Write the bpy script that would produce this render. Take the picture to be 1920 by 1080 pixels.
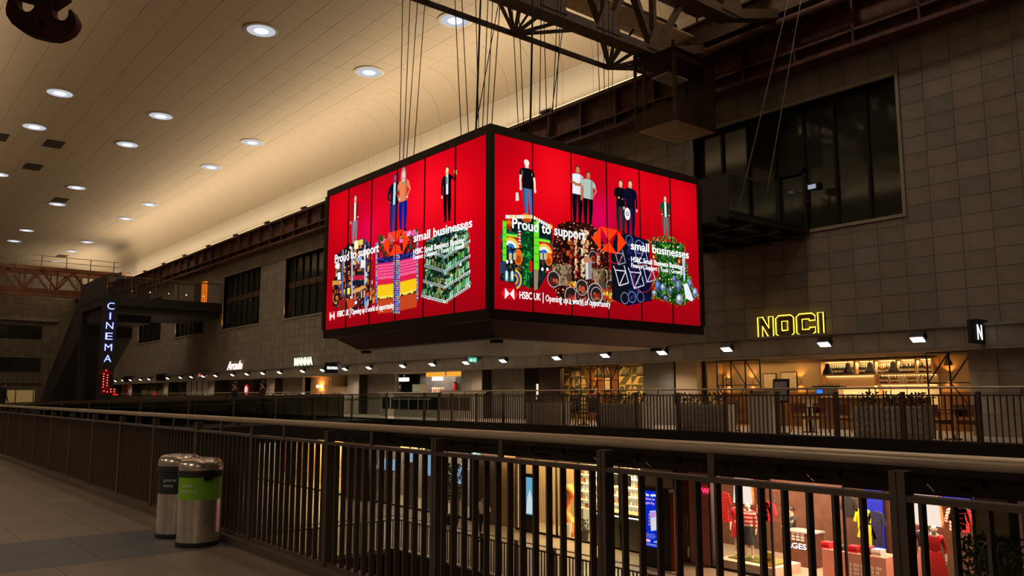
import bpy, bmesh, math, random
from mathutils import Vector, Matrix
random.seed(7)
S = bpy.context.scene
COL = S.collection
for o in list(bpy.data.objects): bpy.data.objects.remove(o)

# ------------------------------------------------------------------ camera, world, exposure
EYE = 1.5; FPX = 1544.0; YAW = math.radians(39.3); PIT = math.radians(7.45)
cd = bpy.data.cameras.new('camera'); cam = bpy.data.objects.new('camera', cd); COL.objects.link(cam)
cam.location = (0, 0, EYE); cam.rotation_euler = (math.pi/2+PIT, 0, -YAW)
cd.sensor_width = 36; cd.lens = FPX/1920*36; cd.clip_start = .05; cd.clip_end = 500
S.camera = cam
w = bpy.data.worlds.new('world'); S.world = w; w.use_nodes = True
w.node_tree.nodes['Background'].inputs[0].default_value = (.9, .7, .5, 1)
w.node_tree.nodes['Background'].inputs[1].default_value = .006
S.view_settings.view_transform = 'Standard'; S.view_settings.look = 'None'
S.view_settings.exposure = 0.0; S.view_settings.gamma = 1; S.view_settings.use_curve_mapping = False
S.cycles.max_bounces = 6; S.cycles.diffuse_bounces = 4; S.cycles.glossy_bounces = 3; S.cycles.transparent_max_bounces = 16
# master levels of the place's own lamps
K_COVE = 1080; K_WEST = 1500; K_DOWN = 640; K_FLOOD = 110; K_SHOP = 2.6; K_LOW = 10.0; K_NEAR = 3

# ------------------------------------------------------------------ measuring helpers (photo pixel -> point on a known plane)
_F = Vector((math.sin(YAW)*math.cos(PIT), math.cos(YAW)*math.cos(PIT), math.sin(PIT)))
_R = Vector((math.cos(YAW), -math.sin(YAW), 0)); _U = _R.cross(_F)
def at(x, y, X=None, Y=None, Z=None):
    d = _F+_R*((x-960)/FPX)-_U*((y-540)/FPX)
    t = X/d.x if X is not None else (Y/d.y if Y is not None else (Z-EYE)/d.z)
    return Vector((0, 0, EYE))+d*t
def yx(px, X, y=742):
    return at(px, y, X=X).y

# ------------------------------------------------------------------ materials
def lin(c):
    return tuple(((v/255)/12.92 if v/255 <= .04045 else ((v/255+.055)/1.055)**2.4) for v in c)
MATS = {}
def mat(name, c, rough=.6, metal=0, var=.0, scale=6, bump=0, coat=0, spec=None):
    if name in MATS: return MATS[name]
    m = bpy.data.materials.new(name); m.use_nodes = True; nt = m.node_tree; b = nt.nodes['Principled BSDF']
    c = lin(c); b.inputs['Base Color'].default_value = (*c, 1); b.inputs['Roughness'].default_value = rough
    b.inputs['Metallic'].default_value = metal
    if spec is not None: b.inputs['Specular IOR Level'].default_value = spec
    if var or bump:
        tc = nt.nodes.new('ShaderNodeTexCoord'); n = nt.nodes.new('ShaderNodeTexNoise')
        n.inputs['Scale'].default_value = scale; n.inputs['Detail'].default_value = 5
        nt.links.new(tc.outputs['Object'], n.inputs['Vector'])
        if var:
            r = nt.nodes.new('ShaderNodeValToRGB'); e = r.color_ramp.elements
            e[0].position = .3; e[1].position = .7
            e[0].color = (*[v*(1-var) for v in c], 1); e[1].color = (*[min(1, v*(1+var)) for v in c], 1)
            nt.links.new(n.outputs['Fac'], r.inputs['Fac']); nt.links.new(r.outputs['Color'], b.inputs['Base Color'])
        if bump:
            bp = nt.nodes.new('ShaderNodeBump'); bp.inputs['Strength'].default_value = bump; bp.inputs['Distance'].default_value = .02
            nt.links.new(n.outputs['Fac'], bp.inputs['Height']); nt.links.new(bp.outputs['Normal'], b.inputs['Normal'])
    MATS[name] = m; return m
def emis(name, c, k=1.0):
    if name in MATS: return MATS[name]
    m = bpy.data.materials.new(name); m.use_nodes = True; nt = m.node_tree; nt.nodes.clear()
    e = nt.nodes.new('ShaderNodeEmission'); o = nt.nodes.new('ShaderNodeOutputMaterial')
    e.inputs[0].default_value = (*lin(c), 1); e.inputs[1].default_value = k
    nt.links.new(e.outputs[0], o.inputs[0]); MATS[name] = m; return m
def attr_mat(name, emit):
    m = bpy.data.materials.new(name); m.use_nodes = True; nt = m.node_tree
    a = nt.nodes.new('ShaderNodeAttribute'); a.attribute_name = 'Col'
    if emit:
        e = nt.nodes.new('ShaderNodeEmission'); e.inputs[1].default_value = emit
        nt.links.new(a.outputs['Color'], e.inputs[0]); nt.links.new(e.outputs[0], nt.nodes['Material Output'].inputs[0])
    else:
        nt.links.new(a.outputs['Color'], nt.nodes['Principled BSDF'].inputs['Base Color']); nt.nodes['Principled BSDF'].inputs['Roughness'].default_value = .7
    MATS[name] = m; return m
def glass(name, tint=(235, 240, 238), refl=.09):
    if name in MATS: return MATS[name]
    m = bpy.data.materials.new(name); m.use_nodes = True; nt = m.node_tree; nt.nodes.clear()
    t = nt.nodes.new('ShaderNodeBsdfTransparent'); g = nt.nodes.new('ShaderNodeBsdfGlossy'); mx = nt.nodes.new('ShaderNodeMixShader')
    lw = nt.nodes.new('ShaderNodeLayerWeight'); lw.inputs[0].default_value = .5; f = nt.nodes.new('ShaderNodeMath'); f.operation = 'POWER'; f.inputs[1].default_value = 5; nt.links.new(lw.outputs['Facing'], f.inputs[0]); o = nt.nodes.new('ShaderNodeOutputMaterial')
    t.inputs[0].default_value = (*lin(tint), 1); g.inputs[1].default_value = .02
    ml = nt.nodes.new('ShaderNodeMath'); ml.operation = 'MULTIPLY_ADD'; ml.inputs[1].default_value = .7; ml.inputs[2].default_value = refl*.5
    nt.links.new(f.outputs[0], ml.inputs[0]); nt.links.new(ml.outputs[0], mx.inputs[0])
    nt.links.new(t.outputs[0], mx.inputs[1]); nt.links.new(g.outputs[0], mx.inputs[2]); nt.links.new(mx.outputs[0], o.inputs[0])
    MATS[name] = m; return m

STONE = [mat('stone_%d' % i, c, .75, 0, .12, 3, .15) for i, c in enumerate([(134, 124, 110), (128, 119, 107), (139, 127, 109), (124, 117, 108), (132, 121, 105), (136, 126, 113)])]
MORTAR = mat('mortar', (52, 46, 40), .95)
STONE_L = mat('stone_light', (158, 150, 138), .75, 0, .1, 3)
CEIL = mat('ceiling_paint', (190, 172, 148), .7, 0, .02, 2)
CEILGAP = mat('ceiling_joint', (120, 108, 92), .9)
WHITEP = mat('white_panel', (205, 195, 178), .6)
RUST = mat('rusty_steel', (86, 50, 33), .75, .0, .45, 3, .25)
DKSTEEL = mat('dark_steel', (86, 64, 46), .65, .0, .35, 4, .15)
RAILM = mat('bronze_bar', (88, 73, 60), .45, .15, .1, 5)
BLACKM = mat('black_metal', (30, 27, 25), .5, .1)
HANDM = mat('steel_handrail', (196, 176, 152), .35, .45, .08, 4)
CHROME = mat('brushed_steel', (190, 180, 168), .26, .7, .12, 14)
BINM = mat('bin_steel', (214, 202, 188), .2, .8, .12, 14)
FLOORM = [mat('floor_stone_%d' % i, c, .42, 0, .1, 2.5) for i, c in enumerate([(108, 93, 81), (103, 89, 78), (112, 97, 84)])]
FLOORD = mat('floor_dark_stone', (70, 70, 74), .45, 0, .12, 3)
GROUT = mat('floor_grout', (72, 62, 54), .9)
DECK = mat('deck_concrete', (150, 136, 118), .55, 0, .1, 2)
DARKC = mat('dark_concrete', (38, 34, 31), .8, 0, .1, 2)
BLACKV = mat('black_void', (8, 8, 8), .9)
DGLASS = mat('dark_window_glass', (50, 51, 42), .07, 0, .25, .5, 0)
GLASS = glass('clear_glass'); GGLASS = glass('green_glass', (206, 212, 206), .12)
WOOD = mat('oak_wood', (150, 104, 62), .5, 0, .2, 9)
PLANK = mat('pale_plank', (236, 208, 156), .7, 0, .15, 6)
LEATHER = mat('tan_leather', (112, 58, 34), .5, 0, .15, 8)
BEIGE = mat('beige_plaster', (190, 164, 126), .8, 0, .06, 2)
OCHRE = mat('ochre_plaster', (128, 86, 46), .8, 0, .08, 2)
LAMPW = emis('flood_lens', (255, 244, 226), 6.0)
DOWNW = emis('downlight_lens', (236, 240, 255), 1.25)
WARMST = emis('warm_strip', (255, 200, 120), 2.6)
WHITEE = emis('white_letters', (255, 255, 255), 1.4)

# ------------------------------------------------------------------ mesh building
class MB:
    def __init__(s): s.v = []; s.f = []; s.c = []
    def add(s, vs, fs, c=None):
        n = len(s.v); s.v += [tuple(p) for p in vs]; s.f += [tuple(i+n for i in f) for f in fs]; s.c += [c]*len(fs); return s
    def box(s, x0, x1, y0, y1, z0, z1, c=None):
        return s.add([(x0, y0, z0), (x1, y0, z0), (x1, y1, z0), (x0, y1, z0), (x0, y0, z1), (x1, y0, z1), (x1, y1, z1), (x0, y1, z1)],
                     [(0, 3, 2, 1), (4, 5, 6, 7), (0, 1, 5, 4), (1, 2, 6, 5), (2, 3, 7, 6), (3, 0, 4, 7)], c)
    def bar(s, p, q, w, h=None, up=(0, 0, 1)):
        p = Vector(p); q = Vector(q); d = (q-p).normalized(); h = h or w; u = Vector(up)
        if abs(d.dot(u)) > .98: u = Vector((1, 0, 0)) if abs(d.x) < .9 else Vector((0, 1, 0))
        a = d.cross(u).normalized()*w/2; b = a.cross(d).normalized()*h/2
        return s.add([p-a-b, p+a-b, p+a+b, p-a+b, q-a-b, q+a-b, q+a+b, q-a+b], [(0, 3, 2, 1), (4, 5, 6, 7), (0, 1, 5, 4), (1, 2, 6, 5), (2, 3, 7, 6), (3, 0, 4, 7)])
    def cyl(s, p, q, r, n=10, r2=None):
        p = Vector(p); q = Vector(q); d = (q-p).normalized(); r2 = r if r2 is None else r2
        u = Vector((0, 0, 1)) if abs(d.z) < .9 else Vector((1, 0, 0)); a = d.cross(u).normalized(); b = d.cross(a)
        vs = []
        for k in range(n):
            t = 2*math.pi*k/n; e = a*math.cos(t)+b*math.sin(t); vs += [p+e*r, q+e*r2]
        return s.add(vs, [(2*k, 2*k+1, (2*k+3) % (2*n), (2*k+2) % (2*n)) for k in range(n)]+[tuple(range(0, 2*n, 2)), tuple(range(2*n-1, 0, -2))])
    def tube(s, pts, r, n=8):
        pts = [Vector(p) for p in pts]; rs = r if isinstance(r, (list, tuple)) else [r]*len(pts); vs = []; fs = []
        for i, p in enumerate(pts):
            d = (pts[min(i+1, len(pts)-1)]-pts[max(i-1, 0)]).normalized()
            u = Vector((0, 0, 1)) if abs(d.z) < .95 else Vector((1, 0, 0)); a = d.cross(u).normalized(); b = d.cross(a)
            vs += [p+(a*math.cos(2*math.pi*k/n)+b*math.sin(2*math.pi*k/n))*rs[i] for k in range(n)]
        for i in range(len(pts)-1):
            for k in range(n): fs.append((i*n+k, i*n+(k+1) % n, (i+1)*n+(k+1) % n, (i+1)*n+k))
        fs += [tuple(range(n))[::-1], tuple(range((len(pts)-1)*n, len(pts)*n))]
        return s.add(vs, fs)
    def lathe(s, prof, c=(0, 0, 0), n=20):
        vs = []; fs = []; m = len(prof)
        for k in range(n):
            t = 2*math.pi*k/n; vs += [(c[0]+r*math.cos(t), c[1]+r*math.sin(t), c[2]+z) for r, z in prof]
        for k in range(n):
            for i in range(m-1): fs.append((k*m+i, ((k+1) % n)*m+i, ((k+1) % n)*m+i+1, k*m+i+1))
        if prof[0][0] > 1e-4: fs.append(tuple(k*m for k in range(n))[::-1])
        if prof[-1][0] > 1e-4: fs.append(tuple(k*m+m-1 for k in range(n)))
        return s.add(vs, fs)
    def prism(s, poly, o, ux, uy, d, c=None):
        o = Vector(o); ux = Vector(ux); uy = Vector(uy); d = Vector(d); n = len(poly)
        a = [o+ux*p[0]+uy*p[1] for p in poly]; b = [p+d for p in a]
        return s.add(a+b, [tuple(range(n))[::-1], tuple(range(n, 2*n))]+[(i, (i+1) % n, n+(i+1) % n, n+i) for i in range(n)], c)
    def ball(s, c, r, nu=10, nv=6, sz=1):
        return s.lathe([(r*math.sin(math.pi*i/nv) if 0 < i < nv else 0, -r*sz*math.cos(math.pi*i/nv)) for i in range(nv+1)], c, nu)
    def mesh(s, name, smooth=False, colors=False):
        me = bpy.data.meshes.new(name); me.from_pydata(s.v, [], s.f); me.update()
        bm = bmesh.new(); bm.from_mesh(me); bmesh.ops.recalc_face_normals(bm, faces=bm.faces); bm.to_mesh(me); bm.free()
        if smooth:
            for p in me.polygons: p.use_smooth = True
            me.set_sharp_from_angle(angle=math.radians(40))
        if colors:
            ca = me.color_attributes.new('Col', 'FLOAT_COLOR', 'CORNER')
            for p in me.polygons:
                c = s.c[p.index] or (1, 1, 1)
                for li in p.loop_indices: ca.data[li].color = (*c, 1)
        return me
    def build(s, name, m, parent=None, smooth=False, colors=False):
        me = s.mesh(name, smooth, colors)
        if m is not None: me.materials.append(m)
        return link(name, me, parent)
def link(name, me, parent=None, loc=None):
    o = bpy.data.objects.new(name, me); COL.objects.link(o)
    if loc is not None: o.location = loc
    if parent is not None:
        o.parent = parent
        if loc is None: o.location = -wloc(parent)
        else: o.location = Vector(loc)-wloc(parent)
    return o
def wloc(o):
    v = Vector(o.location); p = o.parent
    while p: v = v+p.location; p = p.parent
    return v
def thing(name, label, cat, loc=(0, 0, 0), group=None):
    o = bpy.data.objects.new(name, None); COL.objects.link(o); o.location = loc; o.empty_display_size = .1
    return tag(o, label, cat, group)
def tag(o, label, cat, group=None, kind=None):
    o['label'] = label; o['category'] = cat
    if group: o['group'] = group
    if kind: o['kind'] = kind
    return o
def struct(o, label=None):
    o['kind'] = 'structure'
    if label: o['label'] = label
    return o
def stuff(o): o['kind'] = 'stuff'; return o
def dup(root, loc, label=None, rz=None):
    r = root.copy(); COL.objects.link(r); r.location = loc
    if rz is not None: r.rotation_euler = (0, 0, rz)
    if label: r['label'] = label
    for ch in list(root.children):
        c = ch.copy(); COL.objects.link(c); c.parent = r
        for g in list(ch.children):
            d = g.copy(); COL.objects.link(d); d.parent = c
    return r
ORD = ['first', 'second', 'third', 'fourth', 'fifth', 'sixth', 'seventh', 'eighth', 'ninth', 'tenth', 'eleventh', 'twelfth', 'thirteenth', 'fourteenth', 'fifteenth', 'sixteenth', 'seventeenth', 'eighteenth', 'nineteenth', 'twentieth', 'twenty-first', 'twenty-second', 'twenty-third', 'twenty-fourth', 'twenty-fifth', 'twenty-sixth', 'twenty-seventh', 'twenty-eighth', 'twenty-ninth', 'thirtieth']
def lamp(kind, loc, power, color, parent=None, size=.1, size_y=None, rot=None, spot=None, name='light', target=None, spread=None):
    l = bpy.data.lights.new(name, kind); l.energy = power; l.color = lin(color)
    if kind == 'AREA':
        l.size = size
        if size_y: l.shape = 'RECTANGLE'; l.size_y = size_y
        if spread: l.spread = spread
    else: l.shadow_soft_size = size
    if kind == 'SPOT': l.spot_size = spot or 1.5; l.spot_blend = .6
    o = bpy.data.objects.new(name, l); COL.objects.link(o); o.location = loc
    if rot: o.rotation_euler = rot
    if target is not None: o.rotation_euler = (Vector(target)-Vector(loc)).to_track_quat('-Z', 'Y').to_euler()
    if parent is not None: o.parent = parent; o.location = Vector(loc)-wloc(parent)
    return o
def text(body, name, m, parent, o, xd, yd, width=None, height=.1, depth=.02, bold=0, outline=0, shear=0):
    cu = bpy.data.curves.new('t', 'FONT'); cu.body = body; cu.size = 1; cu.offset = bold; cu.resolution_u = 3; cu.shear = shear
    if outline: cu.fill_mode = 'NONE'; cu.bevel_depth = outline; cu.bevel_resolution = 1
    else: cu.extrude = .01
    ob = bpy.data.objects.new('t', cu); me = bpy.data.meshes.new_from_object(ob); bpy.data.objects.remove(ob); bpy.data.curves.remove(cu)
    xs = [v.co.x for v in me.vertices]; ys = [v.co.y for v in me.vertices]; x0, x1 = min(xs), max(xs)
    sy = height/.70; sx = width/(x1-x0) if width else sy; xd = Vector(xd).normalized(); yd = Vector(yd).normalized(); nd = xd.cross(yd)
    for v in me.vertices:
        v.co = Vector(o)+xd*((v.co.x-x0)*sx)+yd*(v.co.y*sy)+nd*(v.co.z*(depth/.02 if not outline else sy))
    me.materials.append(m); return link(name, me, parent)
def split_words(o, axis, gap, parent, off):
    bm = bmesh.new(); bm.from_mesh(o.data); bm.verts.ensure_lookup_table(); seen = set(); isl = []
    for v in bm.verts:
        if v.index in seen: continue
        st = [v]; seen.add(v.index); g = []
        while st:
            q = st.pop(); g.append(q.index)
            for e in q.link_edges:
                w_ = e.other_vert(q)
                if w_.index not in seen: seen.add(w_.index); st.append(w_)
        xs = [bm.verts[i].co.dot(axis) for i in g]; isl.append((min(xs), max(xs), g))
    isl.sort(key=lambda t: t[0]); words_ = []; hi = -1e9
    for a, b, g in isl:
        if a-hi > gap: words_.append([])
        words_[-1] += g; hi = max(hi, b)
    polys = [tuple(v.index for v in f.verts) for f in bm.faces]; co = [tuple(v.co) for v in bm.verts]; bm.free()
    for g in words_:
        s_ = {i: k for k, i in enumerate(sorted(g))}; me = bpy.data.meshes.new('word'); me.from_pydata([co[i] for i in sorted(g)], [], [tuple(s_[i] for i in p) for p in polys if p[0] in s_]); me.materials.append(o.data.materials[0]); link('word', me, parent)
    bpy.data.objects.remove(o)
def sub_rects(r, holes):
    out = [r]
    for a0, a1, b0, b1 in holes:
        nx = []
        for y0, y1, z0, z1 in out:
            if y1 <= a0 or y0 >= a1 or z1 <= b0 or z0 >= b1: nx.append((y0, y1, z0, z1)); continue
            if y0 < a0: nx.append((y0, a0, z0, z1))
            if y1 > a1: nx.append((a1, y1, z0, z1))
            yy0, yy1 = max(y0, a0), min(y1, a1)
            if z0 < b0: nx.append((yy0, yy1, z0, b0))
            if z1 > b1: nx.append((yy0, yy1, b1, z1))
        out = nx
    return [q for q in out if q[1]-q[0] > .04 and q[3]-q[2] > .04]
# ================================================================== THE SHELL
CZ = 18.2; WX = 24.0; PX = 24.4; EY = 122.0; FZ = .42; LZ = -3.9
# ---- ceiling: soffit slab with panels, each its own piece near by
cl = struct(MB().box(-1.4, 22.35, -6, EY, CZ+.04, CZ+.3).build('ceiling', CEILGAP))
tw, tl = 1.2, 1.95; tiles = []
for i in range(20):
    x0 = 22.3-(i+1)*tw
    if x0 < -1.5: break
    for j in range(66):
        y0 = -6+j*tl
        if y0+tl > EY: break
        tiles.append((x0, y0))
def infront(t):
    v = Vector((t[0]+.6, t[1]+1, CZ-EYE)); d = v.dot(_F)
    if d < 5: return False
    X, Y = 960+FPX*v.dot(_R)/d, 540-FPX*v.dot(_U)/d
    return -40 < X < 1960 and -60 < Y < 1080
tiles.sort(key=lambda t: (not infront(t), math.hypot(t[0], t[1])))
pm = MB().box(.009, tw-.009, .008, tl-.008, 0, .03).mesh('ceiling_panel'); pm.materials.append(CEIL)
for t in tiles[:290]: link('ceiling_panel', pm, cl, (t[0], t[1], CZ))
rest = MB()
for t in tiles[290:]: rest.box(t[0]+.009, t[0]+tw-.009, t[1]+.008, t[1]+tl-.008, CZ, CZ+.03)
stuff(rest.build('far_ceiling_panels', CEIL, cl))
# ---- cove: curved panels and vertical white panels above the crane girder
cv = struct(MB().box(PX+.1, PX+.3, -6, EY, 13.5, 18.4).build('trim_1', CEILGAP), 'curved white cove along the top of the wall')
R = 2.1; pv = MB(); n = 10; vs = []; fs = []
for k in range(n+1):
    a = math.pi/2*k/n; x = PX-R+R*math.cos(a); z = CZ-R+R*math.sin(a)
    vs += [(x-PX, .01, z), (x-PX, tl-.01, z), (x-PX+.03*math.cos(a), .01, z+.03*math.sin(a)), (x-PX+.03*math.cos(a), tl-.01, z+.03*math.sin(a))]
for k in range(n):
    a, b = 4*k, 4*k+4; fs += [(a, a+1, b+1, b), (a+2, b+2, b+3, a+3), (a, b, b+2, a+2), (a+1, a+3, b+3, b+1)]
fs += [(0, 2, 3, 1), (4*n, 4*n+1, 4*n+3, 4*n+2)]
cm = MB().add(vs, fs).mesh('cove_panel', True); cm.materials.append(CEIL)
vm = MB().box(0, .03, .012, tl-.012, 13.6, CZ-R-.02).mesh('upright_panel'); vm.materials.append(WHITEP)
for j in range(65):
    link('cove_panel', cm, cv, (PX, -5+j*tl, 0)); link('upright_panel', vm, cv, (PX, -5+j*tl, 0))
# ---- crane girder along the wall (rusty plate girder with stiffeners and rail)
g = struct(MB().box(23.62, 23.66, -4, 119, 12.25, 13.72).build('trim_2', RUST), 'rusty riveted crane girder running along the stone wall')
MB().box(23.3, 24.0, -4, 119, 12.12, 12.25).build('lower_flange', RUST, g)
MB().box(23.3, 24.05, -4, 119, 13.72, 13.84).build('upper_flange', RUST, g)
MB().box(23.42, 23.52, -4, 119, 13.84, 13.93).build('crane_rail', DKSTEEL, g)
sm = MB().box(23.34-24, 23.62-24, -.03, .03, 12.25, 13.72).mesh('stiffener'); sm.materials.append(RUST)
for j in range(60): link('stiffener', sm, g, (24, -2+j*2.0, 0))
ridge = MB().box(23.34, 23.62, -4, 119, 12.62, 12.7).build('web_angle', RUST, g)
# rail clips along the upper flange
cm2 = MB().box(-.16, .16, -.25, .25, 0, .1).box(-.06, .06, -.35, -.22, .03, .14).mesh('rail_clip'); cm2.materials.append(DKSTEEL)
for j in range(17): link('rail_clip', cm2, g, (23.47, 8+j*6.1, 13.93))
# ---- cove light trough behind the girder top
t = thing('cove_light', 'long warm strip light in the cove above the crane girder', 'strip light', (24.1, 58, 13.6))
MB().box(23.64, 23.9, -4, 119, 13.84, 13.9).box(23.6, 23.64, -4, 119, 13.84, 13.99).build('trough', DKSTEEL, t)
MB().box(24.34, 24.4, -4, 119, 14.40, 14.46).build('added_glow_line', emis('cove_edge_glow', (255, 222, 165), 1.7), t)  # emissive line added on the panel foot for the cove light's bright edge
for k in range(6):
    lamp('AREA', (23.77, 6+k*20.6, 13.93), K_COVE, (255, 233, 196), t, size=.18, size_y=20.6, rot=(0, math.radians(180-40), 0), name='cove_strip')
t = thing('cove_light', 'matching warm strip light along the near side wall above the camera', 'strip light', (-1.1, 50, 13.8)); MB().box(-1.28, -.86, -4, 110, 13.8, 13.88).box(-.86, -.82, -4, 110, 13.8, 14.06).build('trough', DKSTEEL, t)
for k in range(5): lamp('AREA', (-1.0, 6+k*20.6, 13.93), K_WEST, (255, 233, 196), t, size=.18, size_y=20.6, rot=(0, math.radians(180+40), 0), name='cove_strip')
# ---- east wall: backing, window openings, stone tiles
WIN = [(11.1+11.93*k, 11.1+11.93*k+7.6, 6.82, 11.08) for k in range(9)]
wb = MB()
for r in sub_rects((-4, EY, 3.4, 12.3), WIN): wb.box(24.03, 24.3, r[0], r[1], r[2], r[3])
wall = struct(wb.build('wall_right', MORTAR))
def tileset(parent, rects, nparts, X, th=.05, face='x', mats=STONE, stuffname='far_stone_tiles', name='stone_tile'):
    cache = {}; rest = [MB() for _ in mats]
    for k, r in enumerate(rects):
        mi = random.randrange(len(mats)); dx = random.uniform(-.004, .004); w_, h_ = round(r[1]-r[0], 3), round(r[3]-r[2], 3)
        if k < nparts:
            key = (w_, h_, mi)
            if key not in cache:
                me = MB().box(0, th, .006, w_-.006, .006, h_-.006).mesh(name); me.materials.append(mats[mi]); cache[key] = me
            link(name, cache[key], parent, (X+dx, r[0], r[2]))
        else: rest[mi].box(X+dx, X+th+dx, r[0]+.006, r[1]-.006, r[2]+.006, r[3]-.006)
    for i, b in enumerate(rest):
        if b.f: stuff(b.build(stuffname, mats[i], parent))
rects = []
for i in range(17):
    for j in range(150):
        y0 = 3.1+j*.8; z0 = 3.42+i*.512
        if y0 > EY-.8: break
        holes = [(a-.12, b+.12, c-.12, d+.14) for a, b, c, d in WIN]
        rects += sub_rects((y0, y0+.8, z0, z0+.512), holes)
def vis(r):
    y, z = (r[0]+r[1])/2, (r[2]+r[3])/2; v = Vector((24, y, z-EYE)); d = v.dot(_F); X = 960+FPX*v.dot(_R)/d; Y = 540-FPX*v.dot(_U)/d
    hid = (615 < X < 1300 and 240 < Y < 650)
    return not (X < 1950 and not hid and Y > -40)
rects.sort(key=lambda r: (vis(r), math.hypot(24, r[0])))
tileset(wall, rects, 296, 23.98)
# ---- windows with dark panes, frames, mullions and reveals
FRM = mat('window_frame', (30, 27, 24), .5, .4); REV = mat('window_reveal', (150, 138, 118), .7)
for k, (a, b, c, d) in enumerate(WIN):
    wd = struct(MB().box(24.42, 24.5, a, b, c, d).build('window_%d' % (k+1), BLACKV))
    MB().box(23.95, 24.42, a-.1, a, c-.1, d+.12).box(23.95, 24.42, b, b+.1, c-.1, d+.12).box(23.93, 24.42, a, b, d, d+.12).box(23.93, 24.42, a, b, c-.1, c).build('reveal', REV, wd)
    fr = MB().box(24.26, 24.4, a, a+.07, c, d).box(24.26, 24.4, b-.07, b, c, d).box(24.26, 24.4, a+.07, b-.07, c, c+.07).box(24.26, 24.4, a+.07, b-.07, d-.07, d).build('frame', FRM, wd)
    npn = 7; pw = (b-a)/npn
    for i in range(1, npn): MB().box(24.24, 24.4, a+i*pw-.045, a+i*pw+.045, c+.07, d-.07).build('mullion', FRM, wd)
    spl = [(c+.07, d-.07)] if k == 0 else [(c+.07, 8.95), (9.35, d-.07)]
    if k: MB().box(24.25, 24.4, a+.07, b-.07, 8.95, 9.35).build('transom', mat('transom_bronze', (92, 70, 48), .5, .5), wd)
    for i in range(npn):
        for z0, z1 in spl:
            MB().box(24.33, 24.35, a+i*pw+.05, a+(i+1)*pw-.05, z0, z1).build('pane', DGLASS, wd)
    if k == 0:   # glazed door leaf behind the balcony
        y1, y0 = 15.45, 14.3
        MB().box(24.2, 24.33, y0, y0+.14, 6.85, 8.95).box(24.2, 24.33, y1-.14, y1, 6.85, 8.95).box(24.2, 24.33, y0, y1, 8.8, 8.95).build('door_frame', FRM, wd)
    for sy, yy in ((-1, b), (1, a)):
        if sy == 1 and k: continue
        u = tag(MB().box(24.0, 24.18, yy-.16*1 if sy < 0 else yy, yy if sy < 0 else yy+.16, c+.0, c+.1).build('window_uplight', BLACKM),
            'small black uplight on the sill at the %s end of the %s wall window' % ('far' if sy < 0 else 'near', ORD[k]+' nearest'), 'uplight', 'window sill uplights')
        lamp('SPOT', (24.1, yy+sy*.1, c+.14), (60 if sy < 0 and k else 8), (255, 170, 84), u, size=.04, spot=1.0, target=(24.12, yy-sy*.06, c+2))
        u.children[-1].location = (24.1, yy+sy*.1, c+.14)
# small far-wall reflection light in the near window is left to the renderer
# ---- fascia band with ledge over the shopfronts
fs_ = struct(MB().box(23.72, 24.3, 3.0, EY, 2.8, 3.36).build('trim_3', MORTAR), 'stone fascia band above the upper shopfronts')
MB().box(23.6, 24.0, 3.0, EY, 3.36, 3.43).build('ledge', STONE[3], fs_)
MB().box(23.66, 24.3, 3.0, EY, 2.74, 2.8).build('soffit_edge', STONE[4], fs_)
rf = [(3.1+.8*j, 3.9+.8*j, 2.8, 3.36) for j in range(148)]
tileset(fs_, rf, 110, 23.67)
# ---- end wall, west wall, south wall
ew = MB().box(-1.4, 24.4, EY, EY+.4, -9, 18.4)
endw = struct(ew.build('wall_back', mat('end_stone', (128, 118, 103), .8, 0, .12, .6)))
nt = MATS['end_stone'].node_tree; br = nt.nodes.new('ShaderNodeTexBrick'); tc = nt.nodes.new('ShaderNodeTexCoord'); mp = nt.nodes.new('ShaderNodeMapping')
mp.inputs['Rotation'].default_value = (math.pi/2, 0, 0); br.offset = 0; br.inputs['Scale'].default_value = 1; br.inputs['Brick Width'].default_value = .9; br.inputs['Row Height'].default_value = .7
br.inputs['Mortar Size'].default_value = .015; br.inputs['Color1'].default_value = (*lin((132, 122, 106)), 1); br.inputs['Color2'].default_value = (*lin((114, 106, 95)), 1); br.inputs['Mortar'].default_value = (*lin((60, 54, 47)), 1)
nt.links.new(tc.outputs['Object'], mp.inputs[0]); nt.links.new(mp.outputs[0], br.inputs['Vector']); nt.links.new(br.outputs['Color'], nt.nodes['Principled BSDF'].inputs['Base Color'])
MB().box(-1.4, 22.3, EY-.5, EY, 11.1, 11.5).build('string_course', STONE[0], endw)
MB().box(-1.4, 23.9, EY-.25, EY, 3.1, 3.3).build('lower_course', STONE[0], endw)
for k, (z0, z1, x1) in enumerate(((8.8, 10.5, 20.5), (4.55, 6.35, 20.6))):
    wn = struct(MB().box(3, x1, EY-.06, EY+.02, z0, z1).build('window_%d' % (10+k), DGLASS), 'dark strip window in the far end wall')
    for i in range(12): MB().box(x1-i*1.7-.06, x1-i*1.7, EY-.1, EY-.06, z0, z1).build('mullion', FRM, wn)
sh = struct(MB().box(12, 20.2, EY-.08, EY, .4, 2.2).build('window_12', emis('end_shop_glow', (150, 120, 70), .55)), 'lit shop window at the foot of the end wall')
for i in range(5): MB().box(12+i*2, 12.1+i*2, EY-.14, EY-.08, .4, 2.2).build('mullion', FRM, sh)
struct(MB().box(-1.7, -1.3, -6, EY, -9, 18.4).build('wall_left', STONE[1]))
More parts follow.
